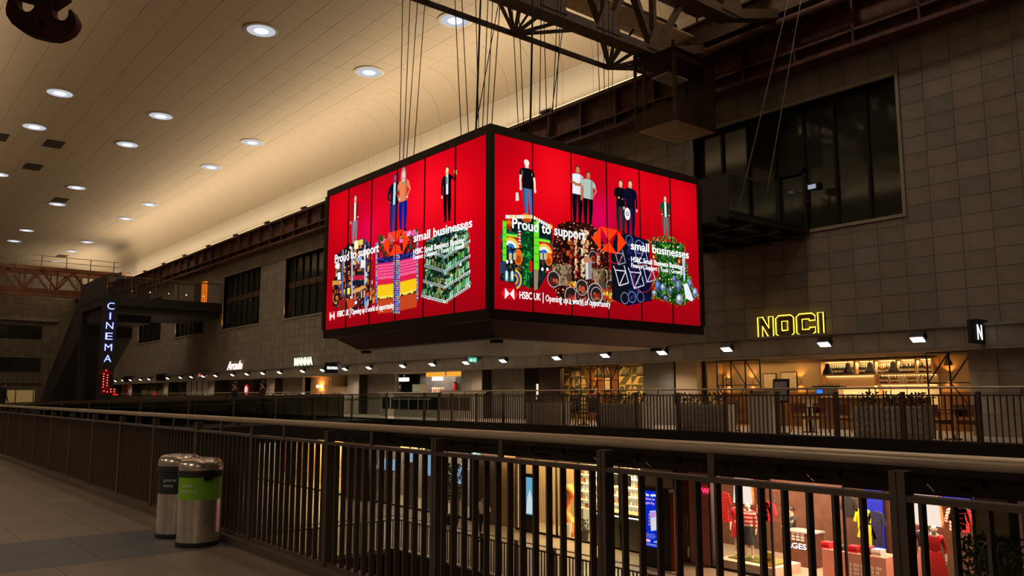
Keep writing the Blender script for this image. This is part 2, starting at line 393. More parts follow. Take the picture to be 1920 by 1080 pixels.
# ---- floors
fl = struct(MB().box(-1.3, 3.46, -6, 37, -.5, -.02).build('floor', GROUT), 'camera side walkway floor')
fr_ = []
for i in range(6):
    for j in range(40):
        x1 = 3.25-i*.8; y0 = 1.2+j*.8-.8*0
        fr_.append((max(-1.3, x1-.8), x1, y0, y0+.8))
fr_ = [f for f in fr_ if f[1] > -1.1]
fr_.sort(key=lambda f: f[2]); fm = {}
for f in fr_:
    y = (f[2]+f[3])/2; dark = 8.45 < y < 9.98
    if dark: continue
    m = random.choice(FLOORM); w_ = round(f[1]-f[0], 3); key = (w_, m.name)
    if key not in fm:
        me = MB().box(.003, w_-.003, .003, .797, -.02, 0).mesh('floor_tile'); me.materials.append(m); fm[key] = me
    link('floor_tile', fm[key], fl, (f[0], f[2], 0))
for i in range(4):
    x1 = 3.25-i*1.2
    for (a, b) in ((8.4, 9.2), (9.2, 10.0)):
        MB().box(max(-1.3, x1-1.197), x1-.003, a+.003, b-.003, -.02, 0).build('dark_floor_tile', FLOORD, fl)
MB().box(3.25, 3.49, -6, 37, -.5, .07).build('kerb', mat('kerb_bronze', (88, 74, 60), .5, .3, .1, 3), fl)
# lower concourse floor, basement floor, far upper walkway deck
lf = struct(MB().box(16.0, 26.5, -2, EY, LZ-.4, LZ).box(-1.3, 16.0, 26.2, EY, LZ-.4, LZ).build('floor.001', mat('concourse_stone', (150, 136, 118), .35, 0, .1, 1.2)), 'pale stone floor of the lower concourse')
struct(MB().box(-1.3, 16.0, -6, 26.2, -8.6, -8.2).build('floor.002', mat('basement_floor', (60, 60, 60), .5)), 'basement floor at the bottom of the void')
struct(MB().box(15.85, 16.0, -2, 26.2, -8.2, LZ).box(-1.3, 16, 26.0, 26.2, -8.2, LZ-.1).build('trim_4', DARKC), 'dark edge of the lower void')
dk = struct(MB().box(19.42, 27.4, -2, EY, -.12, FZ).build('floor.003', DECK), 'upper walkway floor along the shops')
MB().box(19.36, 19.42, -2, EY, -.28, FZ+.06).build('fascia_plate', mat('fascia_plate', (44, 39, 35), .5, .4, .1, 3), dk)
MB().box(19.5, 27.4, -2, EY, -.5, -.12).build('underside', DARKC, dk)
for j in range(40):
    MB().box(19.5, 22.0, 5.97+1.67*j-.05, 5.97+1.67*j+.05, -.55, -.28).build('bracket', BLACKM, dk)
# ================================================================== RAILINGS, BINS, BRIDGE
# ---- near railing on the camera side
nr = thing('railing', 'near bronze balustrade with flat bars and round steel handrail crossing the foreground', 'railing', (3.35, 4, 0))
bar = MB().box(-.021, .021, -.007, .007, .07, 1.085).mesh('bar'); bar.materials.append(RAILM)
postm = MB().box(-.035, .035, -.032, -.004, 0, 1.2).box(-.035, .035, .004, .032, 0, 1.2).box(-.03, .03, -.004, .004, .02, 1.19).mesh('post'); postm.materials.append(RAILM)
stub = MB().box(-.008, .008, -.02, .02, 1.1, 1.235).mesh('handrail_stub'); stub.materials.append(RAILM)
posts = [1.628+1.649*k for k in range(-1, 20)]
y = .45
while y < 31.6:
    if min(abs(y-p) for p in posts) > .05: link('bar', bar, nr, (3.35, y, 0))
    y += .122
for p in posts: link('post', postm, nr, (3.35, p, 0)); link('handrail_stub', stub, nr, (3.35, p+.926, 0))
MB().box(3.318, 3.382, -.2, 32, 1.082, 1.108).build('top_bar', RAILM, nr)
MB().box(3.33, 3.37, -.2, 32, .07, .1).build('bottom_bar', RAILM, nr)
MB().cyl((3.35, -.2, 1.248), (3.35, 32, 1.248), .028, 16).build('handrail', HANDM, nr, True)
# ---- two waste bins
def bin_(name, label, loc, body, word1, word2, seedrot):
    t = thing(name, label, 'bin', loc, 'waste bins'); r = .215; L = Vector(loc)
    MB().lathe([(r*.96, 0), (r, .01), (r, .045), (r*.97, .045)], loc, 32).build('base_ring', BLACKM, t, True)
    MB().lathe([(r*.965, .045), (r*.965, .46)], loc, 40).build('steel_body', BINM, t, True)
    lb = MB().lathe([(r*.97, .46), (r*.97, .685)], loc, 40).build('label_band', body, t, True)
    MB().lathe([(r*1.0, .685), (r*1.03, .69), (r*1.03, .745), (r*.98, .75)], loc, 32).build('rim_band', BLACKM, t, True)
    MB().lathe([(r*1.0, .75), (r*1.02, .77), (r*1.0, .81), (r*.92, .845), (r*.78, .862), (r*.6, .866), (r*.55, .85), (r*.5, .8)], loc, 40).build('domed_lid', BINM, t, True)
    MB().lathe([(r*.52, .79), (.0, .79)], loc, 24).build('opening', BLACKV, t)
    MB().box(L.x-.04, L.x+.04, L.y-r*1.08, L.y-r*.95, L.z+.655, L.z+.69).build('latch', BLACKM, t)
    # printed words wrapped on the band
    for k, wd in enumerate((word1, word2)):
        o = text(wd, 'printed_word', mat('print_white', (235, 240, 225), .6), lb, (0, 0, 0), (1, 0, 0), (0, 1, 0), None, .036, .001)
        for v in o.data.vertices:
            a = math.radians(seedrot)+v.co.x/(r*.99); z = .59-k*.056+v.co.y
            v.co = Vector((L.x+math.cos(a)*(r*.975+.0006), L.y+math.sin(a)*(r*.975+.0006), L.z+z))
        o.location = (0, 0, 0)
    ic = MB(); a0 = math.radians(seedrot+66)
    for q in ((0, 0), (.03, 0), (0, .03), (.03, .03), (0, .015)):
        a = a0+q[0]/r; ic.box(L.x+math.cos(a)*r*.975-.006, L.x+math.cos(a)*r*.975+.006, L.y+math.sin(a)*r*.975-.003, L.y+math.sin(a)*r*.975+.003, L.z+.54+q[1], L.z+.546+q[1])
    ic.build('printed_icon', mat('print_pale', (170, 200, 120), .6), lb)
    return t
GREENL = mat('green_label', (118, 170, 20), .45); BLKL = mat('black_label', (16, 16, 17), .5)
b1 = at(384, 1013, Z=0); b2 = at(345, 1000, Z=0)
bin_('recycling_bin', 'front stainless bin with lime green band for mixed recycling', (3.0, 8.72, 0), GREENL, 'mixed', 'recycling', 196)
bin_('waste_bin', 'rear stainless bin with black band for general waste', (3.0, 9.4, 0), BLKL, 'general', 'waste', 205)
# ---- far railing on the upper walkway
def far_rail(name, label, X, Y0, Y1, z, posts, pitch, asparts, hand=True):
    t = thing(name, label, 'railing', (X, Y0, z))
    bm_ = MB().box(-.022, .022, -.009, .009, .06, 1.08).mesh('bar'); bm_.materials.append(RAILM); rest = MB(); n = 0; y = Y0
    while y < Y1:
        if min(abs(y-p) for p in posts) > .06:
            if n < asparts: link('bar', bm_, t, (X, y, z)); n += 1
            else: rest.box(X-.022, X+.022, y-.009, y+.009, z+.06, z+1.08)
        y += pitch
    if rest.f: stuff(rest.build('far_bars', RAILM, t))
    for p in posts:
        MB().box(X-.05, X+.05, p-.04, p+.04, z-.25, z+1.17).build('post', RAILM, t)
        MB().box(X-.012, X+.012, p+.8-.015, p+.8+.015, z+1.1, z+1.25).build('handrail_stub', RAILM, t)
    MB().box(X-.035, X+.035, Y0, Y1, z+1.07, z+1.11).build('top_bar', RAILM, t); MB().box(X-.03, X+.03, Y0, Y1, z+.05, z+.08).build('bottom_bar', RAILM, t)
    MB().cyl((X, Y0, z+1.262), (X, Y1, z+1.262), .024, 12).build('handrail', HANDM, t, True)
    return t
far_rail('railing', 'dark barred balustrade in front of the neon-signed restaurant terrace', 19.5, 4.5, 28.5, FZ, [5.97+1.67*k for k in range(14)], .1285, 240)
far_rail('railing', 'dark barred balustrade on the upper walkway beyond the cross bridge', 19.5, 37.0, 110, FZ, [37.0+1.67*k for k in range(44)], .1285, 200)
# ---- cross bridge, gently ramping up to the far walkway, glass balustrades both sides
def bz(x): return FZ*(x-3.49)/(19.4-3.49)
def slab(mb, x0, x1, y0, y1, h0, h1):
    return mb.add([(x0, y0, bz(x0)+h0), (x1, y0, bz(x1)+h0), (x1, y1, bz(x1)+h0), (x0, y1, bz(x0)+h0), (x0, y0, bz(x0)+h1), (x1, y0, bz(x1)+h1), (x1, y1, bz(x1)+h1), (x0, y1, bz(x0)+h1)],
                  [(0, 3, 2, 1), (4, 5, 6, 7), (0, 1, 5, 4), (1, 2, 6, 5), (2, 3, 7, 6), (3, 0, 4, 7)])
bd = struct(slab(MB(), 3.5, 19.36, 32.25, 36.9, -.5, 0).build('floor.004', DARKC), 'cross bridge deck ramping over the void')
slab(MB(), 3.5, 19.36, 32.18, 32.25, -.65, .06).build('bridge_fascia', mat('bridge_fascia', (26, 23, 21), .5, .3), bd)
for side, Yb in (('near', 32.3), ('far', 36.8)):
    t = thing('glass_balustrade', 'glass panel balustrade on the %s side of the cross bridge' % side, 'railing', (11, Yb, .2))
    n = 9; xs = [3.6+i*(19.2-3.6)/n for i in range(n+1)]
    for i in range(n):
        a, b = xs[i]+.05, xs[i+1]-.05
        slab(MB(), a, b, Yb-.008, Yb+.008, .06, 1.1).build('pane', GGLASS, t)
    for x in xs: MB().box(x-.03, x+.03, Yb-.035, Yb+.035, bz(x)-.3, bz(x)+1.2).build('post', RAILM, t)
    slab(MB(), 3.55, 19.3, Yb-.03, Yb+.03, 1.14, 1.19).build('top_rail', RAILM, t)
    slab(MB(), 3.55, 19.3, Yb+.08, Yb+.12, .94, .98).build('handrail', HANDM, t)
t = thing('glass_balustrade', 'glass panel balustrade between the cross bridge and the barred far railing', 'railing', (19.5, 30, FZ))
for a, b in ((28.6, 29.7), (29.7, 32.2)):
    MB().box(19.49, 19.51, a+.05, b-.05, FZ+.06, FZ+1.1).build('pane', GGLASS, t); MB().box(19.45, 19.55, a-.04, a+.04, FZ-.25, FZ+1.2).build('post', RAILM, t)
MB().box(19.46, 19.54, 28.5, 32.2, FZ+1.13, FZ+1.19).build('top_rail', RAILM, t)
MB().box(19.44, 19.47, 29.2, 32.2, FZ+.92, FZ+.96).build('handrail', HANDM, t)
# ---- lower concourse railing round the void
t = thing('railing', 'dark barred railing round the void on the lower concourse', 'railing', (16, 20, LZ))
lbm = MB().box(-.015, .015, -.015, .015, .05, .98).mesh('bar'); lbm.materials.append(RAILM)
for k in range(128): link('bar', lbm, t, (16.05, 25.95-k*.13, LZ))
for k in range(30): link('bar', lbm, t, (16.0-k*.13, 26.1, LZ))
for k in range(11): MB().box(16.0, 16.1, 26.05-1.67*k, 26.13-1.67*k, LZ, LZ+1.14).build('post', RAILM, t)
MB().box(16.02, 16.08, 9, 26.1, LZ+.98, LZ+1.02).box(-1, 16.08, 26.07, 26.13, LZ+.98, LZ+1.02).build('top_bar', RAILM, t)
MB().cyl((16.05, 9, LZ+1.14), (16.05, 26.1, LZ+1.14), .02, 8).cyl((-1, 26.1, LZ+1.14), (16.05, 26.1, LZ+1.14), .02, 8).build('handrail', HANDM, t, True)
# ================================================================== HANGING SCREEN BOX
BX0, BX1, BY0, BY1, BZ0, BZ1 = 9.29, 15.53, 12.0, 18.66, 3.1, 6.47
led = thing('screen_cube', 'huge hanging four-sided video cube showing a red advertisement', 'video cube', ((BX0+BX1)/2, (BY0+BY1)/2, 2.4))
BOXM = mat('cube_casing', (46, 26, 20), .55, .1, .2, 3)
MB().box(BX0+.06, BX1-.06, BY0+.06, BY1-.06, BZ0-.02, BZ1+.1).build('casing', BLACKV, led)
def ring(mb, i, z0, z1, th=.09):
    a, b, c, d = BX0+i, BX1-i, BY0+i, BY1-i
    return mb.box(a, b, c, c+th, z0, z1).box(a, b, d-th, d, z0, z1).box(a, a+th, c+th, d-th, z0, z1).box(b-th, b, c+th, d-th, z0, z1)
ring(MB(), -.03, BZ1, BZ1+.17, .3).build('top_frame', BOXM, led)
ring(MB(), -.03, BZ0-.2, BZ0, .3).build('bottom_frame', BOXM, led)
for x in (BX0, BX1):
    for y in (BY0, BY1): MB().box(x-.06, x+.06, y-.06, y+.06, BZ0, BZ1).build('corner_post', BLACKM, led)
def frus(mb, i0, z0, i1, z1):
    A = [(BX0+i0, BY0+i0, z0), (BX1-i0, BY0+i0, z0), (BX1-i0, BY1-i0, z0), (BX0+i0, BY1-i0, z0)]; B = [(BX0+i1, BY0+i1, z1), (BX1-i1, BY0+i1, z1), (BX1-i1, BY1-i1, z1), (BX0+i1, BY1-i1, z1)]
    return mb.add(A+B, [(0, 1, 5, 4), (1, 2, 6, 5), (2, 3, 7, 6), (3, 0, 4, 7), (0, 3, 2, 1), (4, 5, 6, 7)])
frus(MB(), .18, BZ0-.2, .6, BZ0-.48).build('sloping_skirt', mat('skirt_brown', (104, 54, 36), .5, .0, .2, 2), led)
frus(MB(), .62, BZ0-.47, .64, BZ0-.51).build('soffit_panel', mat('soffit_grey', (205, 203, 198), .3, .2, .1, 1), led)
for x, y in ((BX0+.75, BY0+.75), (BX1-.75, BY0+.75), (BX0+.75, BY1-.75)): MB().box(x-.09, x+.09, y-.09, y+.09, BZ0-.57, BZ0-.51).build('fixing_foot', BLACKM, led)
SCR = attr_mat('led_picture', 1.0)
def hx(c, k=1): return tuple(v*k for v in lin(c))
class Face:
    """flat picture on one screen; coordinates are (along the face, height)"""
    def __init__(s, right): s.right = right; s.mb = MB(); s.n = 0
    def p(s, u, z, off): return (u, BY0-.005-off, z) if s.right else (BX0-.005-off, u, z)
    def map(s, x, y):
        q = at(x, y, Y=BY0) if s.right else at(x, y, X=BX0)
        return (q.x, q.z) if s.right else (q.y, q.z)
    def poly(s, pts, c, k=1):
        s.n += 1; off = .004+s.n*.000005
        s.mb.add([s.p(u, z, off) for u, z in pts], [tuple(range(len(pts)))], hx(c, k))
    def ell(s, u, z, ru, rz, c, n=14, k=1, a0=0, a1=2*math.pi):
        s.poly([(u+ru*math.cos(a0+(a1-a0)*i/n), z+rz*math.sin(a0+(a1-a0)*i/n)) for i in range(n if a1-a0 > 6.2 else n+1)], c, k)
    def arc(s, u, z, r0, r1, c, a0=0, a1=math.pi, n=12, k=1):
        for i in range(n):
            t0, t1 = a0+(a1-a0)*i/n, a0+(a1-a0)*(i+1)/n
            s.poly([(u+r0*math.cos(t0), z+r0*math.sin(t0)), (u+r1*math.cos(t0), z+r1*math.sin(t0)), (u+r1*math.cos(t1), z+r1*math.sin(t1)), (u+r0*math.cos(t1), z+r0*math.sin(t1))], c, k)
    def line(s, a, b, w, c, k=1):
        a = Vector(a); b = Vector(b); d = (b-a).normalized(); n = Vector((-d.y, d.x))*w/2; s.poly([a-n, b-n, b+n, a+n], c, k)
    def rect(s, u, z, w, h, c, k=1): s.poly([(u-w/2, z-h/2), (u+w/2, z-h/2), (u+w/2, z+h/2), (u-w/2, z+h/2)], c, k)
    def person(s, top, feet, skin, hair, upper, lower, sh=None, arms=('down', 'down'), shirt=None, sleeve=True):
        h = top[1]-feet[1]; flip = 1 if s.right else -1
        def q(x, y): return (top[0]+(feet[0]-top[0])*y+flip*x*1.18*h, top[1]-y*h)
        def P(pts, c, k=1): s.poly([q(*p) for p in pts], c, k)
        def E(x, y, rx, ry, c, k=1): s.poly([q(x+rx*math.cos(i*.45), y+ry*math.sin(i*.45)) for i in range(14)], c, k)
        for sg in (-1, 1):
            P([(sg*.1, .47), (0, .47), (sg*.004, .58), (sg*.022, .95), (sg*.075, .95), (sg*.1, .7)], lower)
            P([(sg*.1, .47), (sg*.06, .47), (sg*.06, .95), (sg*.075, .95), (sg*.1, .7)], lower, .55)
            E(sg*.055, .965, .035, .022, sh or (20, 18, 20))
        P([(-.035, .1), (.035, .1), (.035, .17), (-.035, .17)], skin, .8)
        P([(-.05, .145), (.05, .145), (.118, .175), (.098, .33), (.1, .5), (-.1, .5), (-.098, .33), (-.118, .175)], upper)
        P([(.05, .145), (.118, .175), (.098, .33), (.1, .5), (.05, .5)], upper, .6)
        if shirt: P([(-.03, .147), (.03, .147), (.028, .5), (-.028, .5)], shirt)
        for sg, kind in zip((-1, 1), arms):
            sc = upper if sleeve else skin
            if kind == 'down':
                P([(sg*.1, .17), (sg*.135, .2), (sg*.155, .36), (sg*.15, .5), (sg*.118, .5), (sg*.118, .36), (sg*.085, .25)], sc); E(sg*.137, .52, .02, .032, skin)
                if not sleeve: P([(sg*.1, .165), (sg*.138, .2), (sg*.145, .28), (sg*.09, .28)], upper)
            elif kind == 'hip':
                P([(sg*.1, .17), (sg*.14, .2), (sg*.19, .34), (sg*.1, .46), (sg*.09, .43), (sg*.148, .34), (sg*.085, .25)], sc); E(sg*.098, .45, .024, .02, skin)
                if not sleeve: P([(sg*.1, .165), (sg*.138, .2), (sg*.16, .28), (sg*.09, .28)], upper)
            elif kind == 'up':
                P([(sg*.1, .17), (sg*.14, .2), (sg*.175, .33), (sg*.215, .18), (sg*.19, .16), (sg*.165, .25), (sg*.085, .25)], sc); E(sg*.205, .14, .02, .035, skin)
            elif kind == 'fold':
                P([(sg*.1, .17), (sg*.138, .2), (sg*.15, .32), (-sg*.04, .36), (-sg*.04, .32), (sg*.1, .28)], sc if sleeve else skin, .85); E(-sg*.04, .34, .02, .02, skin)
        E(0, .05, .05, .055, hair); E(.002, .068, .04, .056, skin); E(.012, .07, .02, .04, skin, 1.25)
    def text(s, body, a, b, h, parent, m=WHITEE, bold=.008):
        u0, z0 = s.map(*a); u1, z1 = s.map(*b); z = (z0+z1)/2; hh = h
        if s.right: return split_words(text(body, 'lettering', m, parent, (u0, BY0-.012-s.n*.000005, z), (1, 0, 0), (0, 0, 1), u1-u0, hh, .004, bold), Vector((1, 0, 0)), hh*.22, parent, 0)
        return split_words(text(body, 'lettering', m, parent, (BX0-.012-s.n*.000005, u0, z), (0, -1, 0), (0, 0, 1), abs(u1-u0), hh, .004, bold), Vector((0, -1, 0)), hh*.22, parent, 0)
WLED = emis('led_white', (255, 255, 255), 1.25); OLED = (255, 62, 20)
def background(F, u0, u1, spots, name):
    nu, nz = 40, 20; mb = MB(); V = []; C = []
    for j in range(nz+1):
        for i in range(nu+1):
            u = u0+(u1-u0)*i/nu; z = BZ0+(BZ1-BZ0)*j/nz; k = .53; pk = 0
            for su, sz, r, a, pp in spots:
                e = math.exp(-((u-su)**2+(z-sz)**2*.8)/r**2); k += a*e; pk += pp*e
            f = (z-BZ0)/(BZ1-BZ0)
            if f < .2: k *= .75+.25*f/.2
            V.append(F.p(u, z, 0)); C.append((min(1, k*.80), .001+.012*max(0, k-.9), .003+.006*k+.07*pk))
    fs = [(j*(nu+1)+i, j*(nu+1)+i+1, (j+1)*(nu+1)+i+1, (j+1)*(nu+1)+i) for j in range(nz) for i in range(nu)]
    me = bpy.data.meshes.new(name); me.from_pydata(V, [], fs); ca = me.color_attributes.new('Col', 'FLOAT_COLOR', 'CORNER')
    for p in me.polygons:
        for li in p.loop_indices: ca.data[li].color = (*C[me.loops[li].vertex_index], 1)
    me.materials.append(SCR); return link(name, me, led)
def inside(pt, poly):
    x, y = pt; r = False; n = len(poly)
    for i in range(n):
        (x1, y1), (x2, y2) = poly[i], poly[(i+1) % n]
        if (y1 > y) != (y2 > y) and x < (x2-x1)*(y-y1)/(y2-y1)+x1: r = not r
    return r
def scatter(F, M, reg, n, cols, s0, s1, shape='rect', k=(.6, 1.2)):
    xs = [p[0] for p in reg]; ys = [p[1] for p in reg]; c = 0
    while c < n:
        p = (random.uniform(min(xs), max(xs)), random.uniform(min(ys), max(ys)))
        if not inside(p, reg): continue
        c += 1; u, z = M(*p); a = random.uniform(s0, s1); col = random.choice(cols); kk = random.uniform(*k)
        if shape == 'rect': F.rect(u, z, a*random.uniform(.5, 1.6), a*random.uniform(.5, 1.6), col, kk)
        elif shape == 'dot': F.ell(u, z, a*.5, a*.5, col, 7, kk); F.ell(u-a*.1, z+a*.12, a*.2, a*.2, col, 5, kk*1.8)
        elif shape == 'leaf':
            t = random.uniform(0, 6.28); F.poly([(u+a*math.cos(t), z+a*math.sin(t)), (u+.4*a*math.cos(t+1.6), z+.4*a*math.sin(t+1.6)), (u-a*math.cos(t), z-a*math.sin(t)), (u+.4*a*math.cos(t-1.6), z+.4*a*math.sin(t-1.6))], col, kk)
def emblem(F, M, pts, small=False):
    l, tl_, tr, r, br_, bl, c = [M(*p) for p in pts]
    if not small:
        for t in ((l, tl_, bl), (tl_, tr, c), (tr, r, br_), (bl, c, br_)): F.poly(list(t), OLED)
    else:
        F.poly([l, tl_, bl], (235, 20, 36)); F.poly([tr, r, br_], (235, 20, 36)); F.poly([tl_, tr, c], (225, 14, 30)); F.poly([bl, c, br_], (205, 10, 26)); F.poly([tl_, c, bl], (255, 245, 245)); F.poly([tr, br_, c], (255, 245, 245))
SK, SK2, SK3 = (245, 190, 160), (190, 120, 85), (230, 170, 150)
# ---------------- right face
F = Face(True); r1 = lambda x, y: F.map(920+x/4.8, 380+y/4.8); r2 = lambda x, y: F.map(940+x/5.047, 270+y/5.047)
sp = [(*r2(520, 200), .9, .5, 0), (*r2(1250, 420), .9, .45, 0), (*r2(1700, 600), .8, .42, 0), (*r2(60, 500), .6, .3, 0), (*r2(930, 690), .4, .25, 1.2), (*r2(480, 600), .8, .25, 0)]
scr_r = background(F, BX0+.05, BX1-.03, sp, 'screen')
def PM(M, pts, c, k=1): F.poly([M(*p) for p in pts], c, k)
F.person(r2(235, 150), r2(262, 700), (255, 225, 210), (250, 235, 225), (14, 14, 18), (70, 115, 170), arms=('down', 'down'), sleeve=False)
PM(r2, [(135, 460), (158, 460), (165, 535), (132, 540)], (225, 225, 205))
F.person(r2(720, 206), r2(716, 750), SK2, (24, 18, 18), (238, 238, 245), (10, 12, 24), arms=('fold', 'fold'), sleeve=False)
F.person(r2(820, 260), r2(816, 782), SK2, (24, 18, 18), (176, 198, 186), (10, 10, 14), arms=('down', 'hip'), sleeve=False)
F.person(r2(1125, 340), r2(1130, 850), SK3, (24, 18, 18), (12, 12, 20), (40, 40, 52), arms=('fold', 'fold'))
F.person(r2(1215, 343), r2(1222, 878), SK3, (30, 22, 20), (12, 14, 40), (16, 22, 66), arms=('down', 'down'))
F.ell(*r2(1190, 662), .09, .14, (250, 250, 255), 14); F.arc(*r2(1190, 662), .03, .05, (60, 60, 90), 0, 6.28, 10)
F.person(r2(1545, 490), r2(1560, 895), SK3, (34, 26, 22), (34, 70, 44), (120, 112, 108), arms=('hip', 'hip'), shirt=(240, 240, 240))
# outdoor goods pile
p1 = [(110, 170), (390, 130), (550, 220), (550, 560), (430, 780), (280, 745), (90, 700), (85, 530)]
PM(r1, p1, (14, 26, 26)); scatter(F, r1, p1, 220, [(8, 14, 16), (30, 70, 50), (20, 40, 60), (60, 60, 40), (24, 60, 70), (120, 40, 30)], .03, .1)
scatter(F, r1, [(100, 400), (270, 400), (270, 730), (90, 690)], 120, [(10, 16, 20), (24, 50, 60), (60, 80, 90), (16, 30, 26), (150, 90, 40)], .02, .06)
for (x, y) in ((178, 345), (478, 400)):
    u, z = r1(x, y)
    for i, c in enumerate([(20, 90, 60), (200, 30, 30), (240, 200, 60), (240, 240, 230), (40, 120, 190)]): F.arc(u, z-.15, .34-i*.06, .28-i*.06+.06*0, c, .2, 2.6, 10)
for x0, x1, ya, yb in ((105, 138, 160, 525), (385, 432, 165, 600)):
    PM(r1, [(x0, ya), (x1, ya+6), (x1, yb+6), (x0, yb)], (110, 230, 40))
    for i in range(6): yy = ya+(yb-ya)*i/6; PM(r1, [(x0-5, yy), (x1+5, yy+5), (x1+5, yy+13), (x0-5, yy+8)], (60, 170, 30))
for a, b in (((135, 290), (240, 302)), ((430, 335), (530, 352))): F.line(r1(*a), r1(*b), .05, (130, 240, 50))
gl = [(280, 250), (385, 270), (345, 770), (290, 745)]; PM(r1, gl, (10, 60, 26)); scatter(F, r1, gl, 130, [(20, 140, 50), (10, 90, 36), (40, 190, 70), (8, 60, 26)], .03, .06, 'leaf')
for x, y, a, b in ((245, 490, 32, 75), (520, 510, 28, 62), (318, 138, 40, 42), (165, 185, 22, 30), (530, 215, 24, 26)):
    u, z = r1(x, y); F.ell(u, z, a/4.8*.0165, b/4.8*.0105, (235, 110, 24), 12); F.ell(u, z-.04, a/4.8*.011, b/4.8*.005, (180, 70, 14), 10)
for i in range(20): u, z = r1(140+i*21, 128+max(0, (i-11))*11.5); F.rect(u, z, .05, .07, random.choice([(255, 250, 245), (250, 220, 120), (245, 245, 250)]))
for x in (160, 200, 440, 475): PM(r1, [(x, 450), (x+26, 452), (x+26, 515), (x, 512)], (200, 190, 150)); PM(r1, [(x+4, 430), (x+20, 431), (x+20, 455), (x+4, 455)], (40, 80, 200))
for x in (145, 182, 462, 507): F.ell(*r1(x, 532 if x < 300 else 600), .032, .036, (255, 255, 255), 10)
for x in (140, 190): PM(r1, [(x-16, 620), (x+16, 620), (x+16, 710), (x-16, 705)], (90, 150, 150)); F.ell(*r1(x, 655), .025, .1, (235, 250, 250), 8)
for i, c in enumerate([(230, 190, 60), (30, 80, 170), (240, 150, 40)]): F.arc(*r1(205, 690), .2-i*.045, .16-i*.045, c, -1.2, 1.4, 8)
PM(r1, [(345, 525), (380, 528), (378, 625), (345, 620)], (200, 30, 24)); PM(r1, [(80, 530), (130, 533), (125, 640), (80, 640)], (40, 60, 90))
PM(r1, [(385, 600), (425, 605), (420, 780), (385, 790)], (150, 130, 100))
for y in range(250, 390, 28): PM(r1, [(246, y), (266, y+2), (266, y+15), (246, y+13)], (240, 240, 235)); PM(r1, [(246, y+14), (266, y+16), (266, y+28), (246, y+26)], (210, 30, 40))
# nut and fruit pile
p2 = [(600, 195), (700, 168), (880, 190), (950, 240), (1050, 450), (1085, 780), (1150, 880), (1000, 920), (640, 900), (520, 720), (555, 520), (560, 340)]
PM(r1, p2, (40, 12, 10)); scatter(F, r1, p2, 700, [(200, 150, 100), (150, 90, 50), (190, 40, 30), (110, 30, 24), (225, 190, 150), (90, 50, 30), (60, 20, 16)], .022, .048, 'dot')
PM(r1, [(640, 330), (740, 345), (740, 560), (640, 540)], (26, 10, 10)); scatter(F, r1, [(650, 340), (735, 350), (735, 550), (650, 530)], 12, [(220, 70, 20), (190, 90, 40), (120, 30, 20)], .09, .12, 'dot')
for x in (760, 825, 860, 960): scatter(F, r1, [(x-14, 250), (x+14, 255), (x+14, 680), (x-14, 670)], 45, [(215, 160, 100), (190, 40, 36), (235, 205, 170)] if x != 825 else [(235, 205, 170), (205, 165, 120)], .05, .07, 'dot')
PM(r1, [(838, 480), (902, 484), (905, 690), (845, 690)], (150, 140, 140)); PM(r1, [(850, 540), (868, 540), (870, 690), (856, 690)], (230, 230, 235))
for i in range(5): yy = 484+i*12; PM(r1, [(836, yy), (904, yy+3), (904, yy+10), (836, yy+7)], (220, 110, 60))
for pts in ([(612, 565), (725, 562), (720, 690), (700, 750), (615, 745), (600, 640)], [(905, 610), (1018, 590), (1022, 760), (990, 800), (940, 770)], [(1030, 610), (1085, 615), (1085, 740), (1045, 730)], [(545, 560), (615, 550), (615, 640), (560, 640)]):
    PM(r1, pts, (146, 122, 90)); PM(r1, [pts[1]]+[pts[2]]+[pts[3]]+[((pts[0][0]+pts[1][0])//2, (pts[0][1]+pts[3][1])//2)], (84, 66, 46)); scatter(F, r1, pts, 26, [(110, 88, 60), (170, 146, 110), (70, 54, 38)], .03, .07, 'leaf')
for x, y, r in ((560, 690, .22), (718, 838, .24), (815, 845, .26), (815, 765, .22), (935, 820, .3), (945, 830, .22), (915, 490, .17), (1075, 760, .2)):
    u, z = r1(x, y); r *= .8; F.ell(u, z, r*.9, r*.95, (44, 30, 28), 16); F.arc(u, z, r*.86, r*.95, (190, 184, 190), 0, 6.283, 18)
    scatter(F, lambda a, b: (a, b), [(u-r*.5, z-r*.6), (u+r*.5, z-r*.6), (u+r*.5, z+r*.1), (u-r*.5, z+r*.1)], 14, [(190, 60, 40), (160, 100, 60), (110, 30, 24)], .06, .1, 'dot')
scatter(F, r1, [(990, 790), (1060, 780), (1150, 880), (1010, 910)], 30, [(240, 200, 60), (150, 80, 50), (200, 60, 40)], .06, .1, 'dot')
scatter(F, r1, [(690, 710), (760, 720), (750, 760), (700, 750)], 16, [(245, 205, 60), (220, 60, 40)], .05, .08, 'dot')
# bicycle block
PM(r1, [(1110, 300), (1215, 275), (1225, 930), (1085, 870), (1075, 460)], (16, 16, 26)); PM(r1, [(1215, 275), (1410, 345), (1445, 880), (1225, 930)], (10, 14, 44))
scatter(F, r1, [(1225, 310), (1400, 360), (1430, 870), (1235, 915)], 70, [(24, 34, 90), (50, 60, 110), (14, 18, 50)], .04, .1)
def bike(cx, cy, s, c=(220, 222, 240)):
    q = lambda a, b: r1(cx+a*s, cy+b*s)
    for a, b in (((-45, -60), (45, -50)), ((-45, -60), (-10, 75)), ((45, -50), (-10, 75)), ((-45, -60), (-60, -95)), ((45, -50), (30, -100)), ((45, -50), (70, 50)), ((-10, 75), (70, 50))): F.line(q(*a), q(*b), .024, c)
bike(1160, 670, 1.05); bike(1295, 690, 1.1); bike(1410, 650, .9, (190, 195, 220)); bike(1330, 470, 1.1, (170, 175, 210)); bike(1150, 500, .8, (150, 150, 170))
